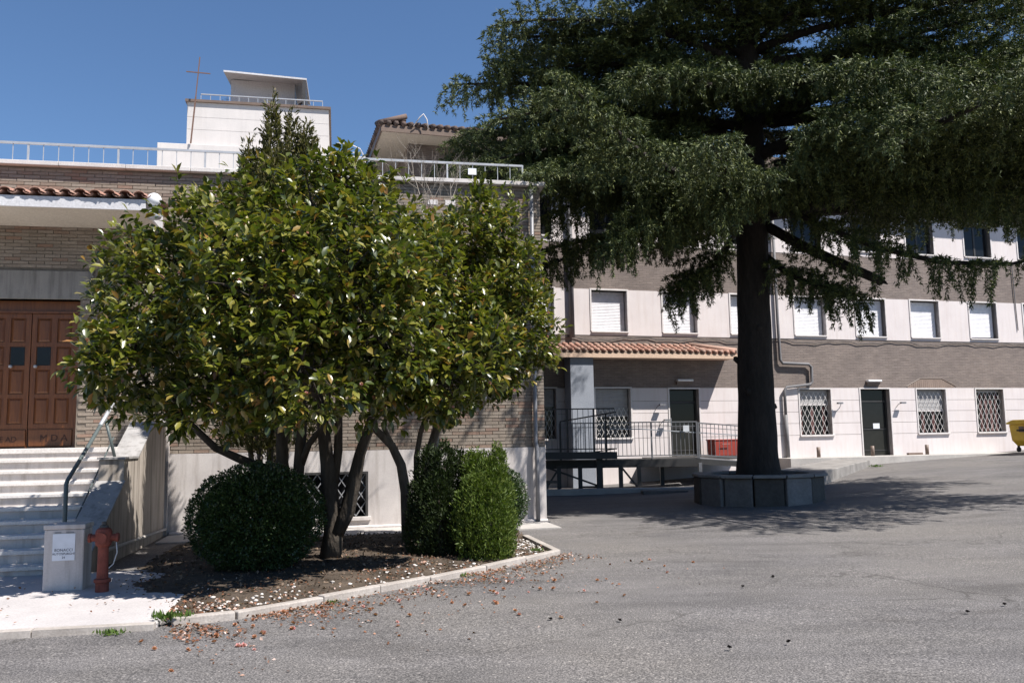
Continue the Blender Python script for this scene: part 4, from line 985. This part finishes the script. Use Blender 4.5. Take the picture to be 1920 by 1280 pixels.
# the low limbs picked out in the photograph
def wl(*pts): return [Vector(p) - OC for p in pts]
for pts, r0, r1, dr in (
    (wl((6.2, 20.75, 6.75), (6.9, 20.1, 6.05), (7.45, 19.4, 5.5), (8.05, 18.5, 4.88)), .13, .10, 0),
    (wl((6.2, 20.8, 6.0), (6.65, 20.2, 5.35), (7.1, 19.6, 4.98), (7.6, 19.1, 4.62)), .09, .03, 2),
    (wl((5.6, 20.9, 7.0), (4.6, 20.6, 6.85), (3.2, 20.6, 6.62), (1.9, 20.4, 6.35), (0.6, 20.2, 6.05)), .12, .02, 1),
    (wl((5.6, 20.3, 7.5), (4.2, 18.4, 7.05), (2.6, 16.6, 7.2), (1.75, 15.7, 7.6), (1.1, 15.0, 8.0)), .12, .02, 3),
    (wl((5.8, 20.3, 7.2), (6.0, 18.6, 7.0), (6.25, 17.2, 7.35), (6.4, 16.4, 7.95)), .11, .02, 3),
    (wl((6.2, 20.5, 7.8), (7.3, 18.7, 7.15), (8.2, 17.1, 7.1), (8.9, 15.9, 7.35)), .11, .02, 3),
    (wl((5.7, 20.2, 7.1), (5.0, 18.5, 6.85), (4.3, 16.6, 6.8), (3.5, 14.6, 6.75)), .11, .02, 3),
    (wl((6.1, 20.4, 9.9), (6.6, 18.4, 9.4), (7.1, 16.8, 8.9), (7.6, 15.4, 8.3)), .11, .02, 3),
    (wl((5.8, 20.3, 9.6), (4.8, 18.9, 9.5), (3.6, 17.7, 9.2), (2.6, 16.8, 8.9)), .11, .02, 3),
    (wl((6.4, 20.7, 8.6), (8.0, 19.6, 8.2), (9.8, 18.6, 7.7), (11.6, 17.8, 7.4)), .11, .02, 3),
    (wl((6.4, 20.4, 7.9), (7.9, 18.9, 7.5), (9.6, 17.4, 7.3), (11.4, 16.0, 7.2)), .11, .02, 3),
    (wl((6.4, 20.5, 9.2), (8.4, 19.3, 8.9), (10.6, 18.2, 8.5), (12.6, 17.2, 8.0)), .11, .02, 3),
    (wl((5.5, 20.7, 9.0), (3.4, 20.4, 9.35), (1.6, 20.1, 9.4), (-0.1, 19.8, 9.1)), .11, .02, 3),
    (wl((5.5, 20.8, 8.2), (3.2, 20.6, 8.4), (1.6, 20.4, 8.2), (0.1, 20.1, 7.7)), .11, .02, 3),
    (wl((5.5, 20.7, 10.3), (3.4, 20.0, 10.9), (1.7, 19.5, 11.1), (0.0, 19.2, 10.9)), .10, .02, 3),
    (wl((5.5, 20.4, 7.0), (4.4, 19.2, 6.7), (3.2, 18.2, 6.2), (2.2, 17.6, 5.6)), .09, .02, 1),
    (wl((5.5, 20.9, 7.3), (3.9, 21.2, 7.1), (2.2, 21.4, 6.5), (0.9, 21.4, 5.9)), .09, .02, 1),
    (wl((5.7, 20.3, 7.2), (5.3, 19.0, 7.2), (4.8, 17.8, 6.9), (4.3, 17.0, 6.3)), .08, .02, 1),
    (wl((6.5, 20.5, 8.2), (7.8, 19.6, 8.0), (9.4, 18.9, 7.3), (10.9, 18.5, 6.5)), .09, .02, 1),
    (wl((5.5, 20.6, 7.6), (4.6, 19.6, 7.4), (3.4, 18.6, 6.9), (2.4, 17.9, 6.3)), .10, .02, 1),
    (wl((5.4, 20.8, 8.0), (3.8, 20.2, 7.9), (2.2, 19.6, 7.3), (0.9, 19.3, 6.7)), .10, .02, 1),
    (wl((6.6, 20.4, 7.9), (7.6, 19.0, 7.5), (8.9, 17.9, 6.8), (10.2, 17.2, 6.4)), .09, .02, 1),
    (wl((5.5, 21, 6.4), (4.9, 20.7, 5.7), (4.45, 20.4, 5.4), (4.0, 20.2, 5.1)), .06, .02, 2),
    (wl((6.1, 20.8, 7.9), (6.6, 20.2, 7.0), (7.1, 19.5, 6.4), (7.9, 18.4, 5.62), (8.8, 17.4, 5.05), (9.8, 16.6, 4.85), (10.6, 16.2, 5.0)), .09, .02, 1)):
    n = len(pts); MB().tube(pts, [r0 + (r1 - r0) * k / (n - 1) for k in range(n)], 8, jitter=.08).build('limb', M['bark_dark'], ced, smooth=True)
    if dr == 3: dress(pts, 7.2, 1.15, t0=.10, hang=.5, width=.66)
    elif dr: dress(pts, 3.6 if dr == 2 else 5.2, 1.2, t0=.12, hang=.95, width=.8 if dr == 2 else .62)
    else:
        for k in range(5): MB().tube([pts[-1] + Vector((random.uniform(-.05, .05), 0, random.uniform(-.07, .05))), pts[-1] + Vector((random.uniform(.03, .09), random.uniform(-.14, -.05), random.uniform(-.10, -.02)))], [.045, .012], 5).build('broken_end', M['bark_dark'], ced)
        for k in range(22):
            p = pts[0].lerp(pts[-1], random.uniform(.2, .95)); spray(p, Vector((random.uniform(-.3, .3), random.uniform(-.3, .3), -.9)), random.uniform(.2, .5), .2, .8, .1)
TP_, TD_, TS_ = np.concatenate(TP), np.concatenate(TD), np.concatenate(TS)
pv_ = NEED_V * np.array([1, .30, 1])
V_, F_ = scatter(TP_, TD_, TS_, pv_, NEED_F, rng.uniform(0, 6.28, len(TP_)))
tag(inst('crown', tri_mesh('crown', V_, F_, M['cedar']), ced), kind='stuff')
tag(TW.build('twigs', M['bark_dark'], ced), kind='stuff')

# ------------------------------------------------------------------ camellias
LOBES1 = [(-4.3, 10.45, 3.39, 0.79), (-4.17, 9.45, 2.56, 0.6), (-4.3, 8.95, 2.47, 0.31), (-3.57, 10.55, 4.17, 0.78), (-2.55, 10.85, 4.68, 0.62), (-2.17, 10.85, 4.92, 0.42), (-2.77, 9.35, 3.17, 0.91), (-1.9, 9.65, 3.45, 0.89), (-2.97, 9.15, 2.34, 0.59), (-2.22, 9.05, 2.43, 0.64), (-3.61, 9.25, 2.03, 0.32), (-1.52, 9.55, 2.79, 0.68), (-1.53, 10.35, 2.3, 0.48), (-1.34, 10.85, 3.84, 0.65), (-4.79, 10.75, 3.94, 0.44), (-1.82, 10.85, 4.39, 0.63), (-3.3, 11.8, 3.3, 0.94), (-2.2, 11.8, 3.4, 0.85), (-4.0, 11.4, 3.1, 0.75), (-0.86, 10.3, 2.28, 0.4), (-0.42, 10.35, 2.5, 0.36), (-1.15, 10.2, 2.55, 0.46), (-0.22, 10.6, 2.85, 0.32)]
LOBES2 = [(-0.47, 13.30, 4.85, 0.66), (-0.95, 12.80, 4.04, 0.87), (-0.15, 13.40, 4.14, 0.70), (-0.78, 12.60, 3.05, 0.80), (0.0, 13.20, 3.27, 0.69), (-0.25, 13.0, 2.70, 0.54), (-1.02, 12.60, 2.35, 0.5), (-0.6, 13.9, 3.8, .8)]
cam_np = np.array(CAM)
def camellia(name, label, base, lobes, n_tips, stems, n_single, n_flower, leaf_size, bark):
    root = thing(name, label, 'tree', base); ob = np.array(base)
    Ls = np.array(lobes); area = Ls[:, 3] ** 2; idx = rng.choice(len(Ls), n_tips * 2, p=area / area.sum())
    d = unit(rng.normal(0, 1, (len(idx), 3))); rad = np.where(rng.random(len(idx)) < .80, rng.uniform(.82, 1.06, len(idx)), rng.uniform(.45, .84, len(idx)))
    out = rng.random(len(idx)) < .06; rad = np.where(out, rng.uniform(1.05, 1.38, len(idx)), rad)
    # uneven surface: clumps and hollows
    bumps = np.array([mn.noise(Vector((c[0] * 2.1 + i_ * 1.7, c[1] * 2.1, c[2] * 2.1))) for c, i_ in zip(d * 1.0 + Ls[idx, :3] * .7, idx)])
    P = Ls[idx, :3] + d * (Ls[idx, 3] * (rad + .34 * bumps))[:, None]
    keep = np.ones(len(P), bool)
    for j in range(len(Ls)):
        dist = np.linalg.norm(P - Ls[j, :3], axis=1) / Ls[j, 3]; keep &= ~((dist < .62) & (idx != j) & (rng.random(len(P)) < .8))
    keep &= ~((bumps < -.12) & (rng.random(len(P)) < .8))
    P, d = P[keep][:n_tips], d[keep][:n_tips]
    m_ = 8; O = unit(d + np.array([0, 0, .45]) + rng.normal(0, .35, d.shape))
    X, Y, Z = frames(O); Pl, Dl = [], []
    for j in range(m_):
        th = j * 2.4 + rng.uniform(0, 6.28, len(P)); spread = rng.uniform(.75, 1.45, len(P)) if j > 1 else rng.uniform(.2, .7, len(P))
        dd = X * np.cos(spread)[:, None] + (Y * np.cos(th)[:, None] + Z * np.sin(th)[:, None]) * np.sin(spread)[:, None]
        dd = unit(dd + np.array([0, 0, -.18])); Pl.append(P - O * (.022 * j) + dd * .015); Dl.append(dd)
    Pl, Dl = np.concatenate(Pl), np.concatenate(Dl); S = rng.uniform(.78, 1.18, len(Pl)) * leaf_size
    roll = rng.normal(0, .45, len(Pl))
    # the leaves nearest the camera on the outside become single parts
    D3 = np.linalg.norm(Pl - cam_np, axis=1); cen = Ls[:, :3].mean(0)
    score = D3 + rng.uniform(0, .5, len(Pl))
    order = np.argsort(score); sel = order[:n_single]; rest_ = order[n_single:]
    V_, F_ = scatter(Pl[rest_] - ob, Dl[rest_], S[rest_], LEAF_V * np.array([1, 1.05, 1]), LEAF_F, roll[rest_])
    tag(inst('foliage', tri_mesh('foliage', V_, F_, M['camellia'], True), root), kind='stuff')
    lm = tri_mesh('leaf', LEAF_V * np.array([1, 1.05, 1]), LEAF_F, M['camellia'], True)
    Xa, Ya, Za = frames(Dl[sel], roll[sel])
    for k in range(len(sel)):
        o = bpy.data.objects.new('leaf', lm); col.objects.link(o); o.parent = root; s = S[sel[k]]
        mt = Matrix((Vector(Xa[k]) * s, Vector(Ya[k]) * s, Vector(Za[k]) * s)).transposed().to_4x4(); mt.translation = Vector(Pl[sel[k]] - ob); o.matrix_local = mt
    # stems and boughs
    for pts, r0, r1 in stems:
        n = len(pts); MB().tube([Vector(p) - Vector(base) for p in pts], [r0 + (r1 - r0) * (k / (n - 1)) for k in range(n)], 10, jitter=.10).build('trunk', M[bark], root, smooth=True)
    bt = MB(); ends = [Vector(s[0][-1]) for s in stems]
    for (x, y, z, r_) in lobes:
        c = Vector((x, y, z)); e = min(ends, key=lambda q: (q - c).length)
        mid = e.lerp(c, .5) + Vector((random.uniform(-.2, .2), random.uniform(-.2, .2), -.1))
        bt.tube([e - Vector(base), mid - Vector(base), c - Vector(base)], [.035, .026, .014], 6)
        for q in range(9):
            v = Vector(rng.normal(0, 1, 3)).normalized(); t = c + v * r_ * .9
            bt.tube([c - Vector(base), c.lerp(t, .5) - Vector(base) + Vector((0, 0, .06)), t - Vector(base)], [.012, .009, .004], 4, caps=False)
    tag(bt.build('boughs', M[bark], root, smooth=True), kind='stuff')
    # blossoms on the camera side
    fr_ = np.nonzero((D3 < np.percentile(D3, 45)))[0]; pick = rng.choice(fr_, n_flower, replace=False)
    for k, i_ in enumerate(pick):
        me_ = FLOWERS[(k * 7) % len(FLOWERS)]; o = inst('blossom', me_, root, tuple(Pl[i_] - ob + unit(cam_np - Pl[i_]) * .03), tuple(rng.uniform(-.8, .8, 3) + np.array([1.2, 0, 0])), (random.uniform(.65, 1.0),) * 3)
    return root
def flower(mat, seed, closed=.4):
    r_ = random.Random(seed); V_ = []; F_ = []
    for ring, (nn, tilt, ln) in enumerate(((6, 1.15, .036), (6, .75, .034), (5, .35, .028))):
        for k in range(nn):
            a = 2 * math.pi * k / nn + ring * .5 + r_.uniform(-.15, .15); t = tilt * (1 - closed * .5) + r_.uniform(-.1, .1)
            d = Vector((math.cos(a) * math.sin(t), math.sin(a) * math.sin(t), math.cos(t))); sd = Vector((-math.sin(a), math.cos(a), 0)); l = ln * r_.uniform(.85, 1.1); b = len(V_)
            V_ += [(0, 0, 0), tuple(d * l * .6 + sd * l * .42), tuple(d * l + Vector((0, 0, l * .1))), tuple(d * l * .6 - sd * l * .42)]; F_ += [(b, b + 1, b + 2), (b, b + 2, b + 3)]
    mb = MB(); mb.add(V_, F_); return mb.mesh('blossom', mat)
FLOWERS = [flower(M['pink'], 1), flower(M['pink'], 2, .9), flower(M['withered'], 3, .7), flower(M['pink'], 4, .6), flower(M['withered'], 5, .2)]
B1 = (-2.5, 11.85, .05)
camellia('camellia_tree', 'broad glossy leaved camellia in pink flower, largest tree in the bed before the chapel', B1, LOBES1, 4300, [
    ([(-2.48, 11.8, .02), (-2.44, 11.8, .42), (-2.48, 11.75, .9), (-2.50, 11.7, 1.3), (-2.56, 11.6, 1.9), (-2.7, 11.3, 2.9)], .155, .06),
    ([(-2.45, 11.8, .35), (-2.24, 11.75, .70), (-2.12, 11.7, 1.2), (-2.06, 11.65, 1.45), (-1.86, 11.5, 1.95), (-1.7, 11.3, 2.7)], .115, .05),
    ([(-2.45, 11.8, .95), (-2.36, 11.7, 1.5), (-2.34, 11.6, 2.1), (-2.2, 11.4, 3.2)], .065, .045),
    ([(-2.98, 11.95, .0), (-2.97, 11.9, .7), (-2.93, 11.85, 1.15), (-2.88, 11.8, 1.8), (-2.85, 11.6, 2.9)], .10, .06),
    ([(-3.05, 11.95, .0), (-3.08, 11.9, .8), (-3.16, 11.85, 1.35), (-3.15, 11.8, 1.9), (-3.3, 11.5, 2.9)], .11, .06),
    ([(-3.10, 11.9, 1.05), (-3.36, 11.75, 1.28), (-3.62, 11.6, 1.40), (-3.90, 11.4, 1.56), (-4.3, 11.2, 2.0)], .075, .04),
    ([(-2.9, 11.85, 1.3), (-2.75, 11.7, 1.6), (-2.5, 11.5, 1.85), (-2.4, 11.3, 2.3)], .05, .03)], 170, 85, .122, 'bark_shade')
B2 = (-1.6, 13.3, .02)
camellia('camellia_tree', 'taller narrower camellia on slim bent trunks behind the clipped conifer at the block corner', B2, LOBES2, 2300, [
    ([(-1.61, 13.3, 0), (-1.64, 13.3, .5), (-1.66, 13.3, .85), (-1.72, 13.25, 1.25), (-1.85, 13.2, 1.55), (-2.08, 13.0, 1.80), (-2.1, 12.8, 2.3)], .105, .045),
    ([(-1.84, 13.2, 1.54), (-1.98, 13.15, 1.85), (-1.6, 13.0, 2.6)], .045, .03),
    ([(-1.55, 13.35, 0), (-1.42, 13.35, .7), (-1.32, 13.3, 1.36), (-1.18, 13.2, 1.75), (-1.06, 13.1, 2.0), (-.8, 13.0, 2.9)], .085, .05),
    ([(-1.5, 13.4, .8), (-1.49, 13.3, 1.36), (-1.42, 13.2, 1.72), (-1.2, 13.0, 2.3)], .05, .03)], 125, 32, .114, 'bark')

# ------------------------------------------------------------------ clipped shrubs and conifers
def ball_bush(name, label, c, rx, rz, n, size, mat, group=None, flat_bottom=.05):
    root = thing(name, label, 'shrub', (c[0], c[1], 0.03), 0, group)
    d = unit(rng.normal(0, 1, (n, 3))); noise_ = np.array([mn.noise(Vector(v * 4.0)) + .6 * mn.noise(Vector(v * 9.0)) for v in d])
    rad = np.where(rng.random(n) < .8, rng.uniform(.93, 1.02, n), rng.uniform(.7, .93, n)) * (1 + .075 * noise_)
    P = d * rad[:, None] * np.array([rx, rx, rz]) + np.array([0, 0, rz]); P = P[P[:, 2] > .02]; d = d[:len(P)]
    dd = unit(unit(P - np.array([0, 0, rz])) + np.array([0, 0, .4]) + rng.normal(0, .7, P.shape))
    V_, F_ = scatter(P, dd, rng.uniform(.7, 1.3, len(P)) * size, BLADE_V * np.array([1, 1.5, 1]), BLADE_F, rng.uniform(-1.2, 1.2, len(P)))
    tag(inst('foliage', tri_mesh('foliage', V_, F_, mat), root), kind='stuff')
    s = MB()
    for k in range(16):
        v = Vector(rng.normal(0, 1, 3)); v.z = abs(v.z); v.normalize(); e = Vector((v.x * rx * .85, v.y * rx * .85, rz + v.z * rz * .75)); s.tube([(0, 0, 0), e * .5, e], [.02, .012, .004], 5)
    s.build('stems', M['bark'], root)
    # dense dark inside
    V2, F2 = scatter(P * .0 + (P - np.array([0, 0, rz])) * .80 + np.array([0, 0, rz]), dd, np.full(len(P), size * 1.7), BLADE_V * np.array([1, 1.6, 1]), BLADE_F, rng.uniform(-3, 3, len(P)))
    tag(inst('inner_foliage', tri_mesh('inner_foliage', V2[:], F2, mat), root), kind='stuff')
    return root
ball_bush('box_bush', 'large dark clipped ball shrub in the shade under the camellia', (-3.22, 10.95), .82, .66, 24000, .034, M['box'], 'clipped ball shrubs in the bed')
ball_bush('box_bush', 'smaller clipped ball shrub in sun at the block corner behind the conifer bush', (-.32, 14.4), .53, .58, 12000, .03, M['box'], 'clipped ball shrubs in the bed')
def thuja(name, label, c, tips, n, mat, size, group=None):
    """upright sprays spread over several cone shaped lobes (dx, dy, radius, height)"""
    root = thing(name, label, 'conifer', (c[0], c[1], .03), 0, group); P, D = [], []
    for dx, dy, z0, r_, h in tips:
        k = int(n * r_ * h); a = rng.uniform(0, 6.283, k); t = rng.random(k) ** .85; prof = np.sqrt(np.clip(1 - t ** 2.6, 0, 1)) * (.80 + .2 * np.minimum(1, t * 4))
        lump = np.array([mn.noise(Vector((math.cos(q) * 2.2 + dx * 5, math.sin(q) * 2.2 + dy * 5, z_ * h * 3.2))) + .7 * mn.noise(Vector((math.cos(q) * 5 + dx * 9, math.sin(q) * 5, z_ * h * 8))) for q, z_ in zip(a, t)])
        rr = r_ * prof * np.where(rng.random(k) < .75, rng.uniform(.86, 1.08, k), rng.uniform(.45, .86, k)) * (1 + .34 * lump)
        P.append(np.stack([dx + rr * np.cos(a), dy + rr * np.sin(a), z0 + h * t * (1 + .12 * lump)], 1)); D.append(np.stack([np.cos(a) * .65, np.sin(a) * .65, np.full(k, .9)], 1))
    P, D = np.concatenate(P), np.concatenate(D); D = unit(D + rng.normal(0, .5, D.shape))
    V_, F_ = scatter(P, D, rng.uniform(.6, 1.4, len(P)) * size, BLADE_V * np.array([1, .75, 1]), BLADE_F, rng.uniform(0, 6.28, len(P)))
    tag(inst('foliage', tri_mesh('foliage', V_, F_, mat), root), kind='stuff')
    s = MB()
    for dx, dy, z0, r_, h in tips: s.tube([(dx * .2, dy * .2, -.05), (dx * .8, dy * .8, z0 + h * .3), (dx, dy, z0 + h * .85)], [.05, .035, .008], 6)
    s.build('trunk', M['bark'], root)
    return root
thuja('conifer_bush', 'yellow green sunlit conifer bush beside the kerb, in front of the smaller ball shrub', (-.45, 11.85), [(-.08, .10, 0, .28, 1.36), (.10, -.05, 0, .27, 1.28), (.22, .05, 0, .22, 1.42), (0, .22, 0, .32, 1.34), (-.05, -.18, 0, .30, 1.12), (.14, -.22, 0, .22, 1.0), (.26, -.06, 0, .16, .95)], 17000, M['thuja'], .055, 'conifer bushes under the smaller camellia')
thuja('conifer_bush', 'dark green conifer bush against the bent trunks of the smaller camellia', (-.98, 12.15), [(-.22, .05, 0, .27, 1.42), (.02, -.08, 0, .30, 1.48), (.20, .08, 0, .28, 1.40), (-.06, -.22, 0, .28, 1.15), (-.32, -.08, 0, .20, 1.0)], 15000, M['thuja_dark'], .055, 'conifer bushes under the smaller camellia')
thuja('conifer_tree', 'olive green upright conifer whose tips rise above the camellia in front of the roof tower', (-3.85, 13.85), [(-.08, 0, 1.2, .30, 5.78), (.25, .1, 2.0, .30, 4.75), (-.42, 0, 2.0, .30, 4.30), (.52, 0, 2.2, .28, 4.40), (.1, -.1, 1.5, .78, 4.6), (-.35, -.1, 1.5, .5, 4.4), (-.78, .1, 2.6, .24, 3.1)], 5600, M['olive'], .095)

# bare shrub whose twigs stand against the parapet
bt = thing('bare_tree', 'leafless pale twiggy shrub reaching over the roof railing between the two camellias', 'tree', (-1.25, 14.6, .02))
tw_ = MB()
def grow(p, d, ln, r_, depth):
    pts = [p]; q = p
    for k in range(4):
        d = (d + Vector((random.uniform(-.16, .16), random.uniform(-.16, .16), random.uniform(-.02, .12)))).normalized(); q = q + d * (ln / 4); pts.append(q)
    tw_.tube(pts, [r_ * (1 - .5 * k / 4) for k in range(5)], 5 if depth > 2 else 4, caps=False)
    if depth == 0: return
    for k in range(3 if depth > 1 else 4):
        t = random.uniform(.35, 1.0); b = pts[0].lerp(pts[-1], t) if t < .95 else pts[-1]
        i = min(3, int(t * 4)); b = pts[i].lerp(pts[i + 1], t * 4 - i) if t < 1 else pts[-1]
        nd = (d + Vector((random.uniform(-.8, .8), random.uniform(-.5, .5), random.uniform(-.1, .5)))).normalized()
        grow(b, nd, ln * random.uniform(.5, .78), r_ * .5, depth - 1)
stm = [Vector((0, 0, 0)), Vector((-.05, 0, 1.5)), Vector((-.12, 0, 3.0)), Vector((-.16, 0, 4.2))]
MB().tube(stm, [.07, .055, .042, .03], 8).build('trunk', M['bark_pale'], bt, smooth=True)
for d_, l_ in (((-.9, .05, .75), 1.15), ((-.45, .1, 1), 1.3), ((.05, 0, 1), 1.75), ((.5, .05, 1), 1.2), ((.95, .1, .6), 1.25), ((.15, -.3, 1), 1.2), ((-.7, -.2, .5), 1.0), ((.75, -.15, .35), 1.0)):
    grow(Vector((-.15, 0, random.uniform(3.5, 4.2))), Vector(d_), l_, .022, 4)
tag(tw_.build('twigs', M['bark_pale'], bt, smooth=True), kind='stuff')

# ------------------------------------------------------------------ litter, pebbles, weeds
def ground_h(x, y):
    return bed_z(x, y) if inside((x, y), bed_poly) else gz(x, y) + .004
# loose petals and small leaves on the bed edge and drifted along the kerb: nobody could count them
P = []
kp = [Vector((p.x, p.y)) for p in kerb_pts]
def along(t):
    f = t * 5; i = min(4, int(f)); return kp[i].lerp(kp[i + 1], f - i), (kp[i + 1] - kp[i]).normalized()
for k in range(4200):
    c, d = along(random.random() ** 1.05); nn_ = Vector((d.y, -d.x))       # nn_ points to the road
    off = random.gauss(-.30, .42) if random.random() < .5 else abs(random.gauss(.10, .36)) + .06
    p = c + nn_ * off + d * random.uniform(-.2, .2)
    if mn.noise(Vector((p.x * 1.7, p.y * 1.7, 5))) < random.uniform(-.45, .15): continue
    if off < .06 and not inside(p, bed_poly): continue
    P.append((p.x, p.y))
for k in range(300):
    c, d = along(random.random()); p = c + Vector((d.y, -d.x)) * (.1 + abs(random.gauss(0, 1.1))); P.append((p.x, p.y))
for k in range(1500):
    x, y = random.uniform(-5, .5), random.uniform(8, 14.5)
    if inside((x, y), bed_poly) and mn.noise(Vector((x * 1.3, y * 1.3, 9))) > random.uniform(-.5, .4): P.append((x, y))
for k in range(260):
    p = L(random.uniform(-8.5, -5.7), random.uniform(-8.3, -5.6)).xy
    if random.random() < .3: P.append((p.x, p.y))
Pz = np.array([(x, y, max(ground_h(x, y), .049 if (not inside((x, y), bed_poly) and (Vector((x, y)) - Vector(LC)).length > 0 and y < 9.9 and x < -3.15) else -1) + .012) for x, y in P])
Dd = unit(np.concatenate([rng.normal(0, 1, (len(Pz), 2)), rng.normal(0.05, .35, (len(Pz), 1))], 1))
V_, F_ = scatter(Pz, Dd, rng.uniform(.018, .045, len(Pz)), BLADE_V * np.array([1, 2.0, 3.5]), BLADE_F, rng.normal(0, .6, len(Pz)))
tag(link(bpy.data.objects.new('fallen_petals', tri_mesh('fallen_petals', V_, F_, M['petals']))), kind='stuff')
# soil crumbs and bark chips
P2 = []
while len(P2) < 5200:
    x, y = random.uniform(-5.2, .6), random.uniform(8, 15.5)
    if inside((x, y), bed_poly): P2.append((x, y, bed_z(x, y) + .004))
P2 = np.array(P2); Dd = unit(np.concatenate([rng.normal(0, 1, (len(P2), 2)), rng.normal(0, .5, (len(P2), 1))], 1))
V_, F_ = scatter(P2, Dd, rng.uniform(.02, .06, len(P2)), BLADE_V * np.array([1, 1.6, 4]), BLADE_F, rng.normal(0, .9, len(P2)))
tag(link(bpy.data.objects.new('dry_leaf_litter', tri_mesh('dry_leaf_litter', V_, F_, leaf_mat('dry_litter', [(0, (.05, .036, .026)), (.6, (.13, .092, .064)), (1, (.26, .19, .14))], .9, .1, .05)))), kind='stuff')
# white stones in the bed
ico = bmesh.new(); bmesh.ops.create_icosphere(ico, subdivisions=1, radius=1.0); iv = np.array([v.co[:] for v in ico.verts]); jf = np.array([[v.index for v in f.verts] for f in ico.faces]); ico.free()
PS = []
while len(PS) < 460:
    c, d = along(random.random()); p = c + Vector((-d.y, d.x)) * abs(random.gauss(.28, .30))
    if random.random() < .5: p = Vector((random.uniform(-.6, .4), random.uniform(11.9, 14.0)))
    if inside(p, bed_poly): PS.append((p.x, p.y, bed_z(p.x, p.y) + .004))
PS = np.array(PS); sz = rng.uniform(.008, .024, len(PS))
Vp = PS[:, None, :] + (iv[None] * (1 + rng.normal(0, .16, (len(PS), len(iv), 1)))) * (sz[:, None, None] * np.array([1.2, 1, .65]))
Fp = (np.arange(len(PS)) * len(iv))[:, None, None] + jf[None]
tag(link(bpy.data.objects.new('white_gravel', tri_mesh('white_gravel', Vp.reshape(-1, 3), Fp.reshape(-1, 3), M['pebble']))), kind='stuff')
# single fallen blossoms that can be told apart on the asphalt
cone_me = flower(M['bark_dark'], 24, .3)
fallen = [flower(M['withered'], 21, -.6), flower(M['pink'], 22, -.5), flower(M['withered'], 23, .2)]
n_f = 0
while n_f < 110:
    c, d = along(random.uniform(0, 1.0)); off = .15 + abs(random.gauss(0, .95)); p = c + Vector((d.y, -d.x)) * off + d * random.uniform(-.5, .5)
    if inside(p, bed_poly) or edge_dist(p, bed_poly) < .1 or p.x < -5 or p.y < 5.2: continue
    if p.x < -3.1 and p.y > 7.7: continue
    kind_ = 0 if random.random() < .55 else (1 if random.random() < .6 else 2)
    o = inst('fallen_blossom', fallen[kind_], None, (p.x, p.y, gz(p.x, p.y) + .012), (random.uniform(-.5, .5), random.uniform(-.5, .5), random.uniform(0, 6)), (random.uniform(.5, .85),) * 3)
    tag(o, ['withered brown camellia blossom fallen on the asphalt near the kerb', 'pale pink camellia blossom fallen on the asphalt near the kerb', 'closed brown camellia bud fallen on the asphalt near the kerb'][kind_], 'fallen flower',
        ['brown blossoms fallen on the asphalt', 'pink blossoms fallen on the asphalt', 'closed buds fallen on the asphalt'][kind_]); n_f += 1
for x, y in ((2.1, 6.9), (1.6, 6.75), (4.0, 7.9), (4.5, 8.2), (2.4, 9.4), (2.9, 10.0), (0.3, 7.9), (.9, 7.8)):
    o = inst('fallen_cone', cone_me, None, (x, y, gz(x, y) + .012), (random.uniform(-.5, .5), 0, random.uniform(0, 6)), (.75,) * 3)
    tag(o, 'dark dry cone scale lying alone on the open asphalt of the yard', 'cone scale', 'cone scales scattered on the open asphalt')
# weeds in the kerb joints
def weed(label, x, y, n, sz, z=0.0):
    root_p = np.tile([x, y, z], (n, 1)) + rng.normal(0, 1, (n, 3)) * np.array([sz * .9, sz * .45, 0]); Dw = unit(rng.normal(0, .6, (n, 3)) + np.array([0, 0, .9]))
    V_, F_ = scatter(root_p - np.array([x, y, z]), Dw, rng.uniform(.5, 1.2, n) * sz * .8, BLADE_V, BLADE_F, rng.uniform(0, 6, n))
    o = tag(link(bpy.data.objects.new('weed_tuft', tri_mesh('weed_tuft', V_, F_, M['weed']))), label, 'weed'); o.location = (x, y, z)
weed('bright green weed tuft at the left end of the bed kerb', -3.12, 8.02, 170, .085, .06)
weed('green weed growing at the foot of the pavement kerb', -3.5, 7.68, 60, .07)
weed('small weed halfway along the foot of the bed kerb', -1.86, 8.95, 60, .05)
weed('weed tuft at the foot of the kerb beside the conifer bush', -.62, 10.55, 50, .06)
weed('little weed in the bed near the kerb corner', .3, 12.3, 60, .06, .06)
weed('weed at the end of the low ramp wall', 12.3, 29.7, 60, .12, gz(12.3, 29.7))
